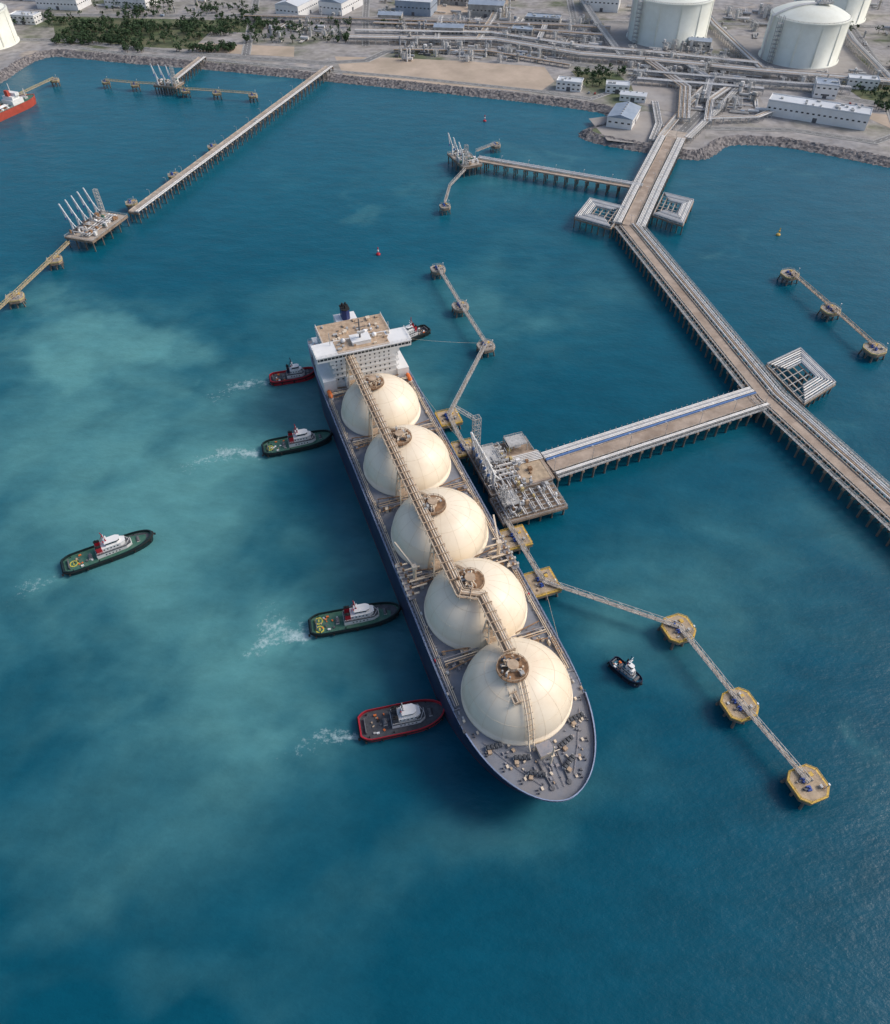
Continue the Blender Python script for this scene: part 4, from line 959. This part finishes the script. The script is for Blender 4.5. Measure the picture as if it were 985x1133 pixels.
for x in range(-50,20,7): b.box((x,0,7.2),(.5,14,.7),'orange');b.box((x+3,5,7.2),(2,2,1.2),'orange');b.box((x+3,-5,7.2),(2,2,1.2),'white')
b.cyl((5,0,6.6),(5,0,17),.5,'white',8);b.beam((5,0,16),(-7,0,19),.6,.6,'orange');b.cyl((46,0,6.6),(46,0,15),.3,'white',6);b.box((44,0,7.5),(4,6,1.6),'steel')
b.rail([(-30,8.6,6.9),(30,8.6,6.9)],'white');b.rail([(-30,-8.6,6.9),(30,-8.6,6.9)],'white')
b.obj('deck_gear',parent=e)

def buoy(x,y,c):
    b=MB();b.lathe((0,0,0),[(0.1,-1),(1.5,-.6),(1.7,.6),(1.2,1.1),(.1,1.2)],c,16)
    for k in range(3):
        t=k*2.094;b.beam((.9*math.cos(t),.9*math.sin(t),1.1),(.25*math.cos(t),.25*math.sin(t),4.2),.15,.15,c)
    b.cyl((0,0,2.6),(0,0,3.6),.7,'white' if c!='yellow' else c,10);b.cyl((0,0,4.2),(0,0,5),.35,c,8);b.cyl((0,0,5.),(0,0,5.9),.5,c,8,.05)
    b.obj('navigation_buoy',(x,y,0))
buoy(39,765,'red');buoy(-49,499,'red');buoy(254,529,'yellow')

def car(x,y,z,rz,m):
    b=MB();b.prism([(-2.2,-.85),(2.0,-.85),(2.25,-.5),(2.25,.5),(2.0,.85),(-2.2,.85)],.35,.95,m);
    vs=[(-1.6,-.75,.95),(1.1,-.75,.95),(1.1,.75,.95),(-1.6,.75,.95),(-1.1,-.62,1.5),(.4,-.62,1.5),(.4,.62,1.5),(-1.1,.62,1.5)]
    b.add(vs,[(0,1,5,4),(1,2,6,5),(2,3,7,6),(3,0,4,7)],'glass');b.add(vs,[(4,5,6,7)],m)
    for sx in(-1.4,1.4):
        for sy in(-.86,.86): b.cyl((sx,sy-.1,.33),(sx,sy+.1,.33),.33,'black',10)
    b.obj('parked_car',(x,y,z),rz)
for x,y in[(175,868),(180,866),(185,864),(150,832),(156,830),(410,800),(415,797),(420,794),(205,745),(208,738)]: car(x,y,4.12,a0+1.57,random.choice(['white','pipeg','steeld','redd','roofb']))
car(-180,742,8.36,math.radians(72),'white')

# ------------------------------------------------------------------ light, sky, camera
el=math.radians(42);az=math.radians(82)
w=bpy.data.worlds.new('World');scene.world=w;w.use_nodes=True;N=w.node_tree.nodes;L=w.node_tree.links
sky=N.new('ShaderNodeTexSky');sky.sky_type='NISHITA';sky.sun_disc=False;sky.sun_elevation=el;sky.sun_rotation=az;sky.dust_density=3.;sky.air_density=1.
L.new(sky.outputs[0],N['Background'].inputs[0]);N['Background'].inputs[1].default_value=.15
sd=bpy.data.lights.new('sun','SUN');sd.energy=2.0;sd.angle=math.radians(24);sd.color=(1,.94,.86)
so=bpy.data.objects.new('sun',sd);COL.objects.link(so)
dirv=Vector((math.sin(az)*math.cos(el),math.cos(az)*math.cos(el),math.sin(el)))
so.rotation_euler=dirv.to_track_quat('Z','Y').to_euler()
cd=bpy.data.cameras.new('camera');cam=bpy.data.objects.new('camera',cd);COL.objects.link(cam)
cd.sensor_fit='VERTICAL';cd.sensor_height=24;cd.lens=800/1133*24;cd.clip_end=60000;cd.clip_start=1
cam.location=(0,0,262);cam.rotation_euler=(math.radians(90-47.3),0,0)
scene.camera=cam
scene.view_settings.view_transform='Standard';scene.view_settings.look='None';scene.view_settings.exposure=0
